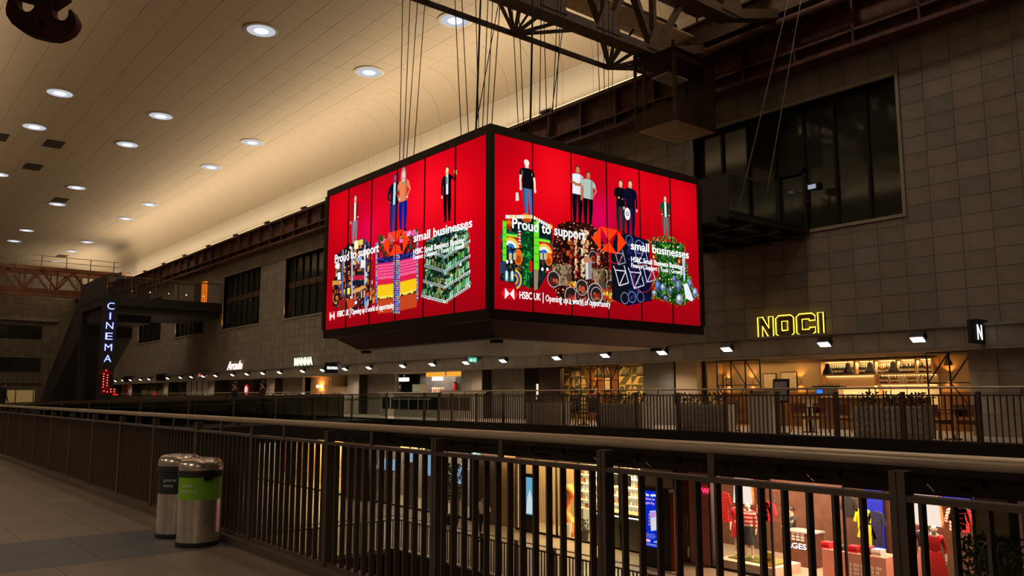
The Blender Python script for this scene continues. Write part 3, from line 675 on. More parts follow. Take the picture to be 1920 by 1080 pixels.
for x, y, r in ((1200, 860, .13), (1265, 850, .13), (1340, 850, .12), (1240, 340, .12), (1330, 400, .16)): F.arc(*r1(x, y), r*.85, r, (120, 128, 170), 0, 6.283, 14)
F.arc(*r1(1365, 680), .3, .32, (150, 30, 50), 0, 6.283, 20); F.arc(*r1(1110, 470), .18, .2, (170, 40, 60), 3.3, 6.2, 12)
# garden mound
p4 = [(1400, 335), (1500, 300), (1620, 310), (1735, 370), (1775, 640), (1870, 860), (1690, 935), (1440, 865), (1450, 740), (1510, 600)]
PM(r1, [(1440, 340), (1720, 370), (1760, 640), (1840, 860), (1690, 920), (1470, 850), (1510, 600)], (14, 50, 20))
scatter(F, r1, p4, 900, [(40, 120, 30), (20, 80, 24), (80, 160, 50), (14, 56, 20), (110, 180, 70)], .025, .055, 'leaf')
scatter(F, r1, p4, 60, [(190, 120, 220), (240, 220, 240), (230, 80, 130), (245, 200, 60), (120, 90, 200)], .03, .055, 'dot')
for x, y, a, b in ((1495, 750, .1, .17), (1540, 765, .1, .12), (1690, 870, .16, .16), (1680, 750, .11, .18), (1785, 730, .1, .14), (1830, 810, .12, .15), (1610, 790, .09, .11), (1465, 815, .08, .09), (1565, 860, .1, .07), (1640, 690, .09, .12)):
    c = random.choice([(110, 125, 175), (150, 165, 200), (90, 110, 190), (170, 175, 190)]); a *= .75; b *= .75; u, z = r1(x, y); F.ell(u, z, a, b, c, 12, .7); F.ell(u-a*.2, z+b*.25, a*.5, b*.5, c, 9, 1.8); F.ell(u+a*.3, z-b*.5, a*.5, b*.35, c, 9, .4)
PM(r1, [(1725, 735), (1760, 725), (1815, 870), (1800, 890), (1745, 860)], (235, 240, 250)); PM(r1, [(1712, 500), (1738, 505), (1740, 690), (1728, 720)], (190, 210, 230))
for x, y in ((1458, 490), (1687, 530)): F.ell(*r1(x, y), .08, .1, (150, 24, 24), 10); F.ell(*r1(x, y), .03, .04, (240, 200, 60), 8)
emblem(F, r1, [(898, 318), (980, 216), (1135, 250), (1210, 364), (1130, 466), (983, 432), (1055, 350)])
emblem(F, r1, [(82, 816), (120, 768), (200, 775), (240, 828), (206, 878), (118, 868), (161, 822)], True)
F.line(r1(463, 810), r1(463, 906), .022, (255, 255, 255))
pr = F.mb.build('picture', SCR, scr_r, colors=True)
for body, a, b, h, bo in (('Proud to support', (185, 228), (846, 340), .205, .012), ('small businesses', (1252, 418), (1772, 508), .185, .012), ('HSBC Small Business Banking', (1255, 528), (1714, 604), .115, .006),
                          ('Finance | Support | Tools | Growth', (1255, 583), (1714, 648), .1, .002), ('HSBC UK', (250, 865), (440, 880), .14, .006), ('Opening up a world of opportunity', (485, 888), (1066, 945), .13, .0)):
    F.text(body, (920+a[0]/4.8, 380+a[1]/4.8), (920+b[0]/4.8, 380+b[1]/4.8), h, scr_r, WLED, bo)
for k in range(1, 6): x = BX0+k*(BX1-BX0)/6; MB().box(x-.004, x+.004, BY0-.036, BY0, BZ0, BZ1).build('seam', mat('seam_dark', (40, 4, 6), .6), scr_r)
# ---------------- left face
F = Face(False); l2 = lambda x, y: F.map(610+x/6.171, 300+y/6.171); l3 = lambda x, y: F.map(610+x/6.171, 430+y/6.171)
sp = [(*l2(620, 700), .9, .42, .1), (*l2(1080, 520), 1.0, .5, .1), (*l2(1620, 420), .9, .45, 0), (*l2(200, 600), .8, .4, 0), (*l2(480, 830), .4, .15, .7), (*l2(1250, 200), .8, .3, 0)]
scr_l = background(F, BY0+.03, BY1-.03, sp, 'screen')
F.person(l2(352, 406), l2(338, 1000), SK3, (60, 40, 36), (165, 24, 28), (150, 130, 150), arms=('down', 'hip'), shirt=(245, 240, 240))
F.person(l2(812, 158), l2(785, 880), (150, 70, 110), (50, 24, 40), (14, 22, 46), (30, 52, 130), arms=('hip', 'down'), shirt=(190, 220, 230))
F.person(l2(908, 122), l2(900, 838), (250, 200, 200), (190, 165, 150), (238, 130, 84), (14, 34, 150), arms=('hip', 'hip'))
F.ell(*l2(908, 185), .11, .2, (170, 145, 130), 12); F.ell(*l2(910, 190), .06, .13, (250, 205, 205), 12); F.ell(*l2(910, 212), .025, .02, (200, 20, 50), 8)
F.person(l2(1412, 78), l2(1416, 722), (250, 210, 150), (30, 24, 20), (12, 12, 16), (10, 10, 14), arms=('down', 'up'), shirt=(225, 235, 250))
F.line(l2(1410, 195), l2(1410, 280), .035, (12, 16, 40)); F.line(l2(1518, 120), l2(1520, 170), .05, (150, 200, 60))
# market goods pile
p1 = [(120, 300), (280, 180), (420, 118), (540, 168), (545, 660), (585, 690), (580, 835), (330, 930), (90, 885), (90, 600), (130, 580)]
PM(l3, p1, (36, 14, 16)); scatter(F, l3, p1, 800, [(40, 14, 16), (24, 16, 22), (200, 60, 40), (230, 190, 90), (240, 240, 235), (120, 30, 36), (20, 20, 26), (160, 100, 50), (60, 70, 120), (90, 40, 70), (220, 120, 50)], .025, .1)
for x, ya, yb, c in ((205, 240, 760, (90, 110, 160)), (315, 230, 800, (190, 190, 215)), (255, 260, 780, (30, 40, 70)), (465, 180, 640, (170, 180, 210)), (535, 170, 680, (150, 24, 40))): PM(l3, [(x-9, ya), (x+9, ya-4), (x+9, yb), (x-9, yb+4)], c)
for x, y, a, b, c in ((150, 425, 22, 32, (240, 240, 230)), (365, 180, 24, 48, (250, 245, 200)), (418, 150, 24, 30, (235, 210, 90)), (395, 345, 34, 24, (150, 180, 210)), (275, 715, 16, 36, (235, 235, 90)), (135, 618, 46, 24, (215, 150, 70)), (165, 540, 18, 42, (235, 235, 240)), (440, 400, 26, 46, (240, 236, 230)), (400, 505, 48, 20, (30, 26, 30)), (390, 560, 60, 26, (200, 30, 60)), (385, 620, 66, 30, (20, 30, 46))): PM(l3, [(x-a, y-b+3), (x+a, y-b-3), (x+a, y+b-3), (x-a, y+b+3)], c)
PM(l3, [(325, 700), (465, 645), (470, 680), (330, 745)], (225, 160, 80)); PM(l3, [(480, 740), (575, 690), (580, 735), (485, 790)], (215, 90, 40)); PM(l3, [(155, 820), (250, 810), (250, 930), (165, 940)], (150, 30, 26)); PM(l3, [(250, 820), (325, 795), (345, 890), (265, 930)], (200, 60, 36))
for i in range(9): x = 350+i*15; PM(l3, [(x-6, 735-i*4), (x+6, 733-i*4), (x+6, 815-i*4), (x-6, 817-i*4)], random.choice([(225, 200, 170), (200, 60, 40), (60, 40, 36), (230, 120, 60)]))
F.ell(*l3(480, 850), .09, .16, (150, 170, 200), 12); F.ell(*l3(484, 800), .05, .07, (50, 80, 170), 10)
# produce tower: left face, corner column, right face
for (x0, x1, sl, dy) in ((612, 792, -14, 0), (872, 1066, -34, -42)):
    def band(ya, yb, c, k=1): PM(l3, [(x0, ya+dy-sl*.3), (x1, ya+dy+sl*1.0), (x1, yb+dy+sl), (x0, yb+dy-sl*.3)], c, k)
    def sc(ya, yb, n, cols, a, b, sh): scatter(F, l3, [(x0, ya+dy-sl*.3), (x1, ya+dy+sl), (x1, yb+dy+sl), (x0, yb+dy-sl*.3)], n, cols, a, b, sh)
    band(90, 200, (70, 30, 30)); sc(90, 200, 40, [(220, 120, 40), (60, 90, 40), (240, 120, 190), (150, 50, 40)], .06, .12, 'rect')
    band(190, 330, (110, 14, 26)); sc(190, 330, 90, [(220, 30, 50), (150, 16, 30), (40, 70, 30), (60, 10, 20)], .05, .09, 'dot')
    band(330, 420, (24, 26, 84)); sc(330, 420, 60, [(40, 44, 130), (16, 18, 60), (60, 60, 150)], .05, .08, 'dot')
    band(420, 600, (180, 24, 80))
    for r_ in range(5):
        for i in range(10):
            x = x0+(i+.5)*(x1-x0)/10; y = 440+r_*34+dy-sl*.3+sl*1.3*(i+.5)/10; F.ell(*l3(x, y), .055, .1, (232, 40, 110), 9); F.ell(*l3(x, y-3), .03, .06, (245, 130, 170), 7)
    band(600, 680, (120, 10, 40))
    for r_ in range(2):
        for i in range(12): x = x0+(i+.5)*(x1-x0)/12; y = 622+r_*38+dy-sl*.3+sl*1.3*(i+.5)/12; F.ell(*l3(x, y), .04, .1, (225, 30, 70), 8)
    band(680, 800, (120, 90, 10))
    for r_ in range(4):
        for i in range(9): x = x0+(i+.5)*(x1-x0)/9; y = 700+r_*32+dy-sl*.3+sl*1.3*(i+.5)/9; F.ell(*l3(x, y), .065, .12, (250, 200, 20), 9); F.ell(*l3(x-3, y-4), .03, .05, (255, 235, 110), 7)
    band(805, 860, (18, 22, 18)); sc(805, 860, 30, [(40, 60, 30), (14, 20, 16)], .06, .1, 'dot')
    band(860, 930, (90, 24, 14))
    for i in range(9): x = x0+(i+.5)*(x1-x0)/9; F.ell(*l3(x, 892+dy-sl*.3+sl*1.3*(i+.5)/9), .06, .17, (200, 70, 30), 9)
for x0, x1, ya, yb in ((795, 872, 200, 975), (590, 612, 160, 880), (1064, 1086, 30, 825)):
    PM(l3, [(x0, ya), (x1, ya), (x1, yb), (x0, yb)], (60, 70, 130)); y = ya
    while y < yb-20:
        for i in range(4 if x1-x0 > 40 else 1):
            w_ = (x1-x0)/(4 if x1-x0 > 40 else 1); PM(l3, [(x0+i*w_+2, y), (x0+(i+1)*w_-2, y), (x0+(i+1)*w_-2, y+22), (x0+i*w_+2, y+22)], random.choice([(70, 150, 210), (150, 60, 190), (200, 170, 60), (60, 70, 200), (190, 190, 220), (180, 50, 90)]), .8); 
            PM(l3, [(x0+i*w_+2, y), (x0+(i+1)*w_-2, y), (x0+(i+1)*w_-2, y+5), (x0+i*w_+2, y+5)], (215, 220, 240))
        y += 26
scatter(F, l3, [(915, 30), (1060, 20), (1060, 60), (920, 70)], 30, [(240, 110, 190), (230, 60, 120), (250, 190, 220)], .06, .09, 'dot')
# stack of bottle crates
p3 = [(1120, 770), (1165, 450), (1165, 150), (1330, 60), (1410, -20), (1560, -10), (1660, 20), (1670, 350), (1695, 640), (1400, 858)]
PM(l3, p3, (20, 34, 22)); scatter(F, l3, p3, 600, [(12, 24, 16), (200, 225, 205), (30, 90, 50), (90, 170, 110), (16, 40, 26), (120, 150, 70), (60, 100, 120), (190, 120, 40)], .025, .08)
for j, (ya, xl) in enumerate(((690, 1140), (520, 1160), (340, 1175), (170, 1185))):
    for i in range(11): x = xl+i*(1400-xl)/11; PM(l3, [(x, ya+i*7), (x+12, ya+i*7), (x+12, ya+62+i*7), (x, ya+58+i*7)], random.choice([(24, 60, 34), (60, 130, 60), (40, 44, 30), (110, 150, 90)]))
    for i in range(13): x = 1410+i*21; PM(l3, [(x, ya+70-i*17), (x+15, ya+60-i*17), (x+15, ya+130-i*17), (x, ya+140-i*17)], random.choice([(70, 160, 80), (120, 200, 120), (40, 110, 60), (170, 215, 190)]))
    yb = ya+62; c = (226, 234, 226) if j in (0, 1) else (190, 214, 214)
    PM(l3, [(xl-18, yb), (1398, yb+70), (1398, yb+106), (xl-18, yb+34)], c, .55 if j else .8); PM(l3, [(1398, yb+72), (1690, yb-116), (1690, yb-80), (1398, yb+106)], c, .9)
    for i in range(12): x = xl-8+i*(1390-xl)/12; PM(l3, [(x, yb+8+i*5.8), (x+9, yb+10+i*5.8), (x+9, yb+28+i*5.8), (x, yb+26+i*5.8)], (40, 60, 50))
    for i in range(13): x = 1410+i*21; PM(l3, [(x, yb+74-i*13.4), (x+12, yb+66-i*13.4), (x+12, yb+86-i*13.4), (x, yb+94-i*13.4)], (60, 90, 76))
for i in range(14): x = 1330+i*24; PM(l3, [(x, 20-min(i, 5)*9), (x+20, 14-min(i, 5)*9), (x+20, 56-min(i, 5)*9), (x, 60-min(i, 5)*9)], random.choice([(150, 200, 190), (190, 220, 220), (90, 150, 120)]))
emblem(F, l3, [(676, 184), (752, 40), (905, 0), (982, 118), (908, 272), (750, 314), (826, 158)])
emblem(F, l3, [(40, 1010), (62, 955), (118, 947), (136, 1000), (118, 1050), (62, 1062), (90, 1005)], True)
F.line(l3(298, 925), l3(298, 1025), .025, (255, 255, 255))
F.mb.build('picture', SCR, scr_l, colors=True)
for body, a, b, h, bo in (('Proud to support', (122, 392), (632, 262), .205, .012), ('small businesses', (1035, 142), (1712, -18), .185, .012), ('HSBC Small Business Banking', (1032, 284), (1620, 166), .115, .006),
                          ('Finance | Support | Tools | Growth', (1032, 348), (1620, 224), .1, .002), ('HSBC UK', (150, 1015), (285, 992), .14, .006), ('Opening up a world of opportunity', (315, 992), (806, 904), .13, .0)):
    F.text(body, (610+a[0]/6.171, 430+a[1]/6.171), (610+b[0]/6.171, 430+b[1]/6.171), h, scr_l, WLED, bo)
for k in range(1, 6): y = BY0+k*(BY1-BY0)/6; MB().box(BX0-.036, BX0, y-.004, y+.004, BZ0, BZ1).build('seam', MATS['seam_dark'], scr_l)
# two hidden faces carry the same red picture ground
for nm, a in (('screen', 0), ('screen', 1)):
    (MB().box(BX0+.05, BX1-.05, BY1+.0, BY1+.01, BZ0, BZ1) if a else MB().box(BX1, BX1+.01, BY0+.05, BY1-.05, BZ0, BZ1)).build(nm, emis('led_red', (205, 0, 22), .15), led)
# ================================================================== CABLES, CEILING LIGHTS, CRANES, HOOK, BALCONY
CAB = mat('steel_cable', (26, 24, 23), .5, .5); CABL = mat('pale_cable', (150, 140, 125), .5, .3)
cl_ = [(750, 755, 17), (758, 769, 17), (765, 783, 17), (778, 797, 17), (865, 853, 15), (879, 866, 15), (892, 901, 14.3), (898, 892, 14.3), (904, 915, 14), (912, 924, 13.6), (888, 936, 13.6), (920, 938, 13), (973, 960, 14), (983, 972, 14), (994, 999, 12.6), (1011, 1015, 13.2), (1026, 1019, 13.2), (1034, 1046, 13.4), (1040, 1052, 13.4), (1028, 1062, 13.4), (1127, 1118, 14.4), (1135, 1130, 14.4), (1141, 1141, 14.4), (1147, 1150, 14.4)]
for i, (xb, xt, Y) in enumerate(cl_):
    a = at(xb, 260, Y=Y); b = at(xt, 0, Y=Y); d = (b-a); p0 = a+d*((BZ1+.1-a.z)/d.z); p1 = a+d*((CZ-.02-a.z)/d.z)
    tag(MB().cyl(p0, p1, .022 if xb in (892, 994) else .010, 6).build('suspension_cable', CAB), 'thin steel suspension cable rising from the screen cube roof, %s from the left' % ORD[i], 'cable', 'cables holding the screen cube')
# ---- recessed ceiling lights
dl = thing('ceiling_downlight', 'x', 'ceiling light', (0, 0, CZ), 'recessed ceiling lights')
MB().lathe([(.63, 0), (.76, -.01), (.78, -.04), (.66, -.058), (.63, -.03)], (0, 0, 0), 28).build('trim_ring', WHITEP, None, True).parent = dl
MB().lathe([(.64, -.055), (.34, -.07)], (0, 0, 0), 28).build('reflector', emis('downlight_reflector', (222, 226, 238), .72), None, True).parent = dl
MB().lathe([(.34, -.07), (.0, -.085)], (0, 0, 0), 28).build('lens', DOWNW, None, True).parent = dl
rows = [('row nearest the cove', 20.2, [5.7, 13.4, 28.7, 36.4, 51.9, 59.6, 75, 82.5, 98, 105.5]), ('second row from the cove', 13.9, [5.4, 12.9, 28.1, 35.2, 50.3, 57.6, 72.5, 80, 94.9, 102.4]), ('third row from the cove', 8.4, [5.4, 12.9, 28, 35, 49.9, 57.4, 71.8, 79.3])]
first = True
for nm, X, ys in rows:
    for i, y in enumerate(ys):
        lb = 'round recessed ceiling light, %s from the camera in the %s' % (ORD[i], nm)
        if first: dl.location = (X, y, CZ); dl['label'] = lb; o = dl; first = False
        else: o = dup(dl, (X, y, CZ), lb)
        if i % 2 == 0 or y < 40: lamp('SPOT', (X, y, CZ-.1), K_DOWN*(1 if (i % 2 == 0 and y > 40) else .6), (255, 238, 222), o, size=.5, spot=2.2, target=(X, y, 0))
q = at(87, 501, Z=CZ); dup(dl, (q.x, q.y-6, CZ), 'round recessed ceiling light farthest off above the orange crane')
for i, (x, y, w_) in enumerate(((101, 270, 1), (62, 313, 1), (113, 375, 1), (-4, 256, 1), (116, 480, 1.2))):
    c = at(x, y, Z=CZ)
    t = thing('ceiling_vent', 'dark rectangular ceiling grille, %s of the left-hand grilles counting from the camera' % ORD[[1, 2, 3, 0, 4][i]], 'vent', (c.x, c.y, CZ), 'ceiling grilles')
    MB().box(c.x-.55, c.x+.55, c.y-.95, c.y+.95, CZ-.02, CZ+.01).build('frame', mat('vent_dark', (70, 58, 46), .8), t)
    for k in range(5): MB().box(c.x-.5+.21*k, c.x-.38+.21*k, c.y-.9, c.y+.9, CZ-.035, CZ-.02).build('slat', mat('vent_slat', (52, 44, 36), .8), t)
# ---- near overhead crane
cr = thing('overhead_crane', 'dark steel lattice overhead crane spanning the hall above the screen cube', 'crane', (14, 17.5, 12.4))
def mem(name, p, q, w, h=None, m=DKSTEEL, parent=None): return MB().bar(p, q, w, h).build(name, m, parent or cr)
XA = -.8
for Yg, zz in ((17.5, 12.95), (14.5, 13.15)):
    mem('bottom_chord', (XA, Yg, zz), (20.5, Yg, zz), .42, .3); mem('bottom_flange', (XA, Yg, zz-.16), (20.5, Yg, zz-.16), .55, .03)
    mem('bottom_chord', (20.45, Yg, zz), (23.2, Yg, zz+.85), .42, .3)
    mem('top_chord', (XA, Yg, zz+2.3), (23.2, Yg, zz+2.3), .4, .35)
    n = 9; st = (20.5-XA)/n
    for i in range(n):
        a = XA+i*st
        mem('diagonal', (a, Yg, zz), (a+st/2, Yg, zz+2.2), .26, .16); mem('diagonal', (a+st/2, Yg, zz+2.2), (a+st, Yg, zz), .26, .16)
        mem('web_post', (a, Yg, zz), (a, Yg, zz+2.2), .18, .14)
    mem('diagonal', (20.5, Yg, zz), (22, Yg, zz+2.2), .26, .16); mem('web_post', (20.5, Yg, zz), (20.5, Yg, zz+2.2), .2, .16)
    for x in (20.5, 20.5-st, 20.5-2*st): MB().prism([(-.55, 0), (.55, 0), (.25, .75), (-.25, .75)], (x, Yg-.24, zz), (1, 0, 0), (0, 0, 1), (0, .03, 0)).build('gusset_plate', DKSTEEL, cr)
# outer light chord with fan bracing, behind the main girder
Yt = 19.15
mem('light_chord', (XA, Yt, 12.85), (17.6, Yt+.9*0, 12.85), .13, .13); nodes = [13.19*1.195+0-2*4.27, 13.19*1.195-4.27+.0, 15.76, 20.03]
nodes = [at(965, 62, Y=Yt).x-4.3*2, at(965, 62, Y=Yt).x-4.3, at(965, 62, Y=Yt).x, at(1142, 127, Y=Yt).x]
mem('light_chord', (17.5, Yt, 12.85), (nodes[3], Yt, 12.85), .13, .13)
for x in nodes:
    for dx, hz in ((-2.1, 13.1), (-1.0, 13.1), (0, 13.1), (1.0, 13.1), (2.1, 13.1)):
        mem('brace', (x, Yt, 12.85), (min(x+dx, 22.5), 17.6, hz), .09, .09)
    for dx in (-.9, 0, .9): mem('fan_bar', (x, Yt, 12.85), (x+dx*1.3, Yt-.6, 15.0), .1, .08)
mem('brace', (nodes[3], Yt, 12.85), (23.2, 18.6, 13.4), .12, .1)
mem('upper_light_chord', (XA, Yt-.6, 15.0), (23, Yt-.6, 15.0), .14, .14)
for k in range(8): MB().box(XA, 23, 17.75+.16*k, 17.75+.16*k+.145, 14.35, 14.4).build('walkway_plank', PLANK, cr)
# end carriage on the wall rail, with walkway handrail
MB().box(23.1, 23.85, 12.2, 20.6, 13.98, 14.75).build('end_carriage', DKSTEEL, cr)
MB().box(22.95, 23.98, 12.2, 20.6, 14.75, 14.82).box(22.95, 23.98, 12.2, 20.6, 13.93, 13.98).build('end_carriage_flanges', DKSTEEL, cr)
for y in (12.9, 14.2, 18.8, 20.0): MB().cyl((23.3, y, 14.15), (23.62, y, 14.15), .24, 16).build('wheel', DKSTEEL, cr)
MB().cyl((23.0, 8, 13.6), (23.0, 20, 13.6), .13, 10).build('drive_shaft', RUST, cr)
for y in (13, 14.5, 16, 17.5): mem('guard_post', (22.9, y, 14.8), (22.9, y, 15.9), .06)
for z in (15.3, 15.85): mem('guard_rail', (22.9, 12.2, z), (22.9, 18, z), .05)
# hanging driver's cab
cb = thing('crane_cab', 'steel crane driver cab with pale plank floor hanging under the overhead crane', 'crane cab', (21.05, 17.1, 10.2))
x0, x1, y0, y1, z0, z1 = 20.0, 22.1, 16.25, 17.9, 10.2, 12.55
for k in range(9): w_ = (y1-y0)/9; MB().box(x0, x1, y0+k*w_, y0+(k+1)*w_-.008, z0, z0+.05).build('floor_plank', PLANK, cb)
CABM = mat('cab_plate', (66, 48, 34), .6, .3, .35, 3, .1)
MB().box(x0, x1-.55, y0-.03, y0, z0, z0+.95).box(x1-.55, x1, y0-.03, y0, z0, z1).box(x0, x0+.1, y0-.03, y0, z0+.95, z1).box(x0+.1, x1-.55, y0-.03, y0, z1-.25, z1).build('side_plate', CABM, cb)
MB().box(x0-.03, x0, y0, y1, z0, z0+.6).build('front_plate', CABM, cb)
MB().box(x1, x1+.03, y0, y1, z0, z1).build('back_plate', CABM, cb); MB().box(x0, x1, y1, y1+.03, z0, z0+.9).build('far_plate', CABM, cb)
for x, y in ((x0, y0), (x0, y1), (x1, y1), (x0, 17.5), (x1, 17.5)): MB().box(x-.04, x+.04, y-.04, y+.04, z0, z1+(.3 if y != 17.5 else .26)).build('corner_post', DKSTEEL, cb)
MB().box(x0-.1, x1+.05, y0-.1, y1+.1, z1, z1+.06).build('roof', CABM, cb)
MB().tube([(x0-.06, y1+.1, z0+.1), (x0-.12, y1+.12, z0+.4), (x0-.1, y1+.1, z0+.9), (x0-.1, y0, z0+.75)], .03, 6).build('grab_rail', DKSTEEL, cb)
MB().box(20.5, 20.9, 17.0, 17.5, z0+.05, z0+1.0).build('control_box', RUST, cb)
MB().box(20.25, 21.3, 16.7, 17.4, z0+1.75, z0+1.8).build('cab_light_panel', mat('cab_paper', (210, 205, 190), .8), cb)
# ---- balcony hung from the wall in front of the near window
bc = thing('balcony', 'dark steel balcony with glass sides hung from the wall below the large window', 'balcony', (22, 15.5, 6.6))
X0, Y0, Y1 = 19.7, 14.1, 18.4
MB().box(X0, 23.95, Y0, Y1, 6.72, 6.84).build('deck', BLACKM, bc)
for y in (14.5, 15.6, 16.7, 17.8): MB().box(X0-.2, 23.95, y-.06, y+.06, 6.5, 6.72).build('deck_beam', BLACKM, bc)
for x in (20.4, 21.8, 23.2): MB().box(x-.05, x+.05, Y0-.25, Y1+.2, 6.42, 6.5).build('cross_beam', BLACKM, bc)
MB().box(X0-.03, X0, Y0, Y1, 6.6, 7.95).build('front_parapet', mat('parapet_grey', (40, 38, 37), .5, .2), bc)
MB().box(X0, 23.9, Y0-.01, Y0+.01, 6.84, 7.93).build('glass_side', GLASS, bc); MB().box(X0, 23.9, Y1-.01, Y1+.01, 6.84, 7.93).build('glass_side', GLASS, bc)
MB().cyl((X0, Y0, 7.95), (23.9, Y0, 7.95), .018, 8).build('glass_cap', DKSTEEL, bc)
t = thing('light_on_stand', 'black work light on a stand at the wall end of the hung balcony', 'work light', (23.6, 14.0, 6.84))
MB().box(23.57, 23.63, 13.97, 14.03, 6.72, 8.05).build('stand', BLACKM, t)
MB().prism([(-.2, -.1), (.2, -.04), (.2, .16), (-.2, .12)], (23.6, 13.75, 8.1), (0, 1, 0), (0, 0, 1), (.3, 0, 0)).build('head', BLACKM, t)
MB().box(23.58, 23.6, 13.62, 13.88, 8.03, 8.17).build('lit_panel', emis('work_panel', (200, 210, 225), .55), t)
for i, (xb, yb, xt) in enumerate(((1378, 420, 1478), (1428, 418, 1502))):
    Y = 14.4 if i else 17.0
    p = Vector((X0+.3 if not i else 21.2, 15.0 if not i else 14.4, 6.84)); a = at(xt, 0, X=22.6 if i else 22.3); 
    p = at(xb, yb, Z=6.84)
    tag(MB().cyl(p, a+(a-p)*.12, .014, 6).build('hanger_cable', CABL), 'pale hanger cable of the wall balcony, %s one in view' % ('left' if not i else 'right'), 'cable', 'cables holding the balcony')
# ---- crane hook, upper left
hk = thing('crane_hook', 'big rusty double crane hook hanging at the upper left', 'crane hook', at(85, 20, Y=15))
hx_ = lambda x, y: at(x/9.6, y/9.6, Y=15.0)
HK = mat('hook_iron', (62, 36, 24), .6, .5, .4, 5, .2)
o = hx_(0, 0); ux = hx_(1000, 0)-o; ux.z = 0; ux = ux/1000; uy = Vector((0, 0, hx_(500, 1000).z-hx_(500, 0).z))/1000
dpt = (hx_(800, 350)-Vector((0, 0, EYE))).dot(_F); right = _R*(dpt/FPX/9.6); uy = Vector((0, 0, -dpt/FPX/9.6)); HO = hx_(800, 350)-right*800-uy*350
P = [(670, -700), (980, -700), (985, 250), (1040, 350), (1130, 405), (1210, 400), (1260, 350), (1270, 280), (1260, 220), (1290, 190), (1330, 210), (1400, 330), (1440, 430), (1420, 530), (1350, 640), (1230, 720), (1090, 768), (900, 755), (620, 685), (430, 590), (260, 460), (160, 310), (135, 190), (150, 70), (190, -60), (260, -120), (300, -100), (330, 0), (340, 90), (400, 180), (500, 240), (580, 235), (640, 170), (660, 60)]
th = -_F*1; th.z = 0; th.normalize()
me = MB().prism([(p[0], p[1]) for p in P], HO-th*.09, right, uy, th*.18).mesh('forging')
me.materials.append(HK); ob = link('forging', me, hk); md = ob.modifiers.new('bevel', 'BEVEL'); md.width = .05; md.segments = 3; md.limit_method = 'ANGLE'
c = HO+right*815+uy*470; MB().cyl(c+th*.1, c-th*.1, .055, 14).build('pin_hole', BLACKV, hk)
MB().prism([(350, 0), (680, 85), (680, -900), (350, -900)], HO-th*.05, right, uy, th*.1).prism([(985, 170), (1010, 175), (1240, 0), (1240, -900), (985, -900)], HO-th*.05, right, uy, th*.1).build('shackle_plates', HK, hk)
c = HO+right*820-uy*900; MB().cyl(c-right*300, c+right*300, .3, 20).build('sheave_block', HK, hk)
for k in (-1, 1): MB().cyl(c+right*200*k, Vector((c.x, c.y, 0))+right*200*k+Vector((0, 0, CZ-3.0)), .02, 6).build('hoist_rope', CAB, hk)
# ---- far orange crane
fc = thing('overhead_crane', 'distant orange-brown lattice crane spanning the far end of the hall', 'crane', (12, 98, 13.5))
ORG = mat('orange_steel', (112, 66, 34), .6, .2, .3, 2)
Yc = 96.0
for yy in (Yc, Yc+3.4):
    MB().box(-.8, 23.2, yy-.15, yy+.15, 12.0, 12.45).build('bottom_chord', ORG, fc); MB().box(-.8, 23.2, yy-.2, yy+.2, 14.35, 14.75).build('top_chord', ORG, fc)
    for i in range(8):
        a = -.5+i*2.95
        MB().bar((a, yy, 12.4), (a+1.47, yy, 14.4), .2).build('diagonal', ORG, fc); MB().bar((a+1.47, yy, 14.4), (a+2.95, yy, 12.4), .2).build('diagonal', ORG, fc); MB().bar((a, yy, 12.4), (a, yy, 14.4), .14).build('web_post', ORG, fc)
for i in range(11): MB().bar((-.5+i*2.3, Yc-.3, 14.7), (-.5+i*2.3, Yc-.3, 15.9), .07).build('guard_post', DKSTEEL, fc)
for z in (15.3, 15.85): MB().bar((-.8, Yc-.3, z), (23, Yc-.3, z), .05).build('guard_rail', DKSTEEL, fc)
MB().box(22.9, 23.8, Yc-2, Yc+5.5, 13.95, 14.7).build('end_carriage', DKSTEEL, fc)
cb = thing('crane_cab', 'small rusty crane cab hanging under the distant orange crane', 'crane cab', (21, Yc, 8.6))
MB().box(19.9, 22.6, Yc-1, Yc+1.4, 8.5, 9.6).build('lower_body', RUST, cb); MB().box(19.9, 22.6, Yc-1, Yc+1.4, 11.4, 12.0).build('roof', RUST, cb)
for x in (19.95, 21.2, 22.5): MB().box(x-.08, x+.08, Yc-1, Yc-.84, 9.6, 11.4).build('corner_post', RUST, cb)
MB().box(20.4, 22, Yc+.9, Yc+1, 9.8, 11.2).build('window_pane', DGLASS, cb)
# ================================================================== UPPER SHOPFRONTS
RB = 27.0
def sbox(name, label, m, *b, parent=None):
    o = MB().box(*b).build(name, m, parent); return struct(o, label) if parent is None else o
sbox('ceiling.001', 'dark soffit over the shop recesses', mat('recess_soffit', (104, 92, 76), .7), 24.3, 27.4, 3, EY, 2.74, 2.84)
sbox('wall_shops', 'back wall behind the upper shops', DARKC, 27.0, 27.3, 3, EY, FZ, 2.74)
PIERS = [(6.6, 9.6), (19.9, 21.4), (31.6, 33.3), (43.6, 45.0), (55.7, 57.1), (67.6, 69.0), (79.6, 81.0), (91.6, 93.0), (103.6, 105)]
for k, (a, b) in enumerate(PIERS):
    p = struct(MB().box(24.05, 27, a+.03, b-.03, FZ, 2.74).build('wall_pier', MORTAR), 'stone clad pier between the upper shops')
    n = max(1, round((b-a)/.8)); w_ = (b-a)/n
    for i in range(n):
        for j in range(4):
            h_ = (2.74-FZ)/4; MB().box(24.0, 24.05, a+i*w_+.005, a+(i+1)*w_-.005, FZ+j*h_+.005, FZ+(j+1)*h_-.005).build('stone_tile', random.choice(STONE) if k != 3 else STONE_L, p)
    if k < 6:
        for j in range(4):
            for i in range(3):
                h_ = (2.74-FZ)/4; MB().box(24.06+i*.95, 24.06+(i+1)*.95-.01, b-.03, b+.01, FZ+j*h_+.005, FZ+(j+1)*h_-.005).build('stone_tile', random.choice(STONE), p)
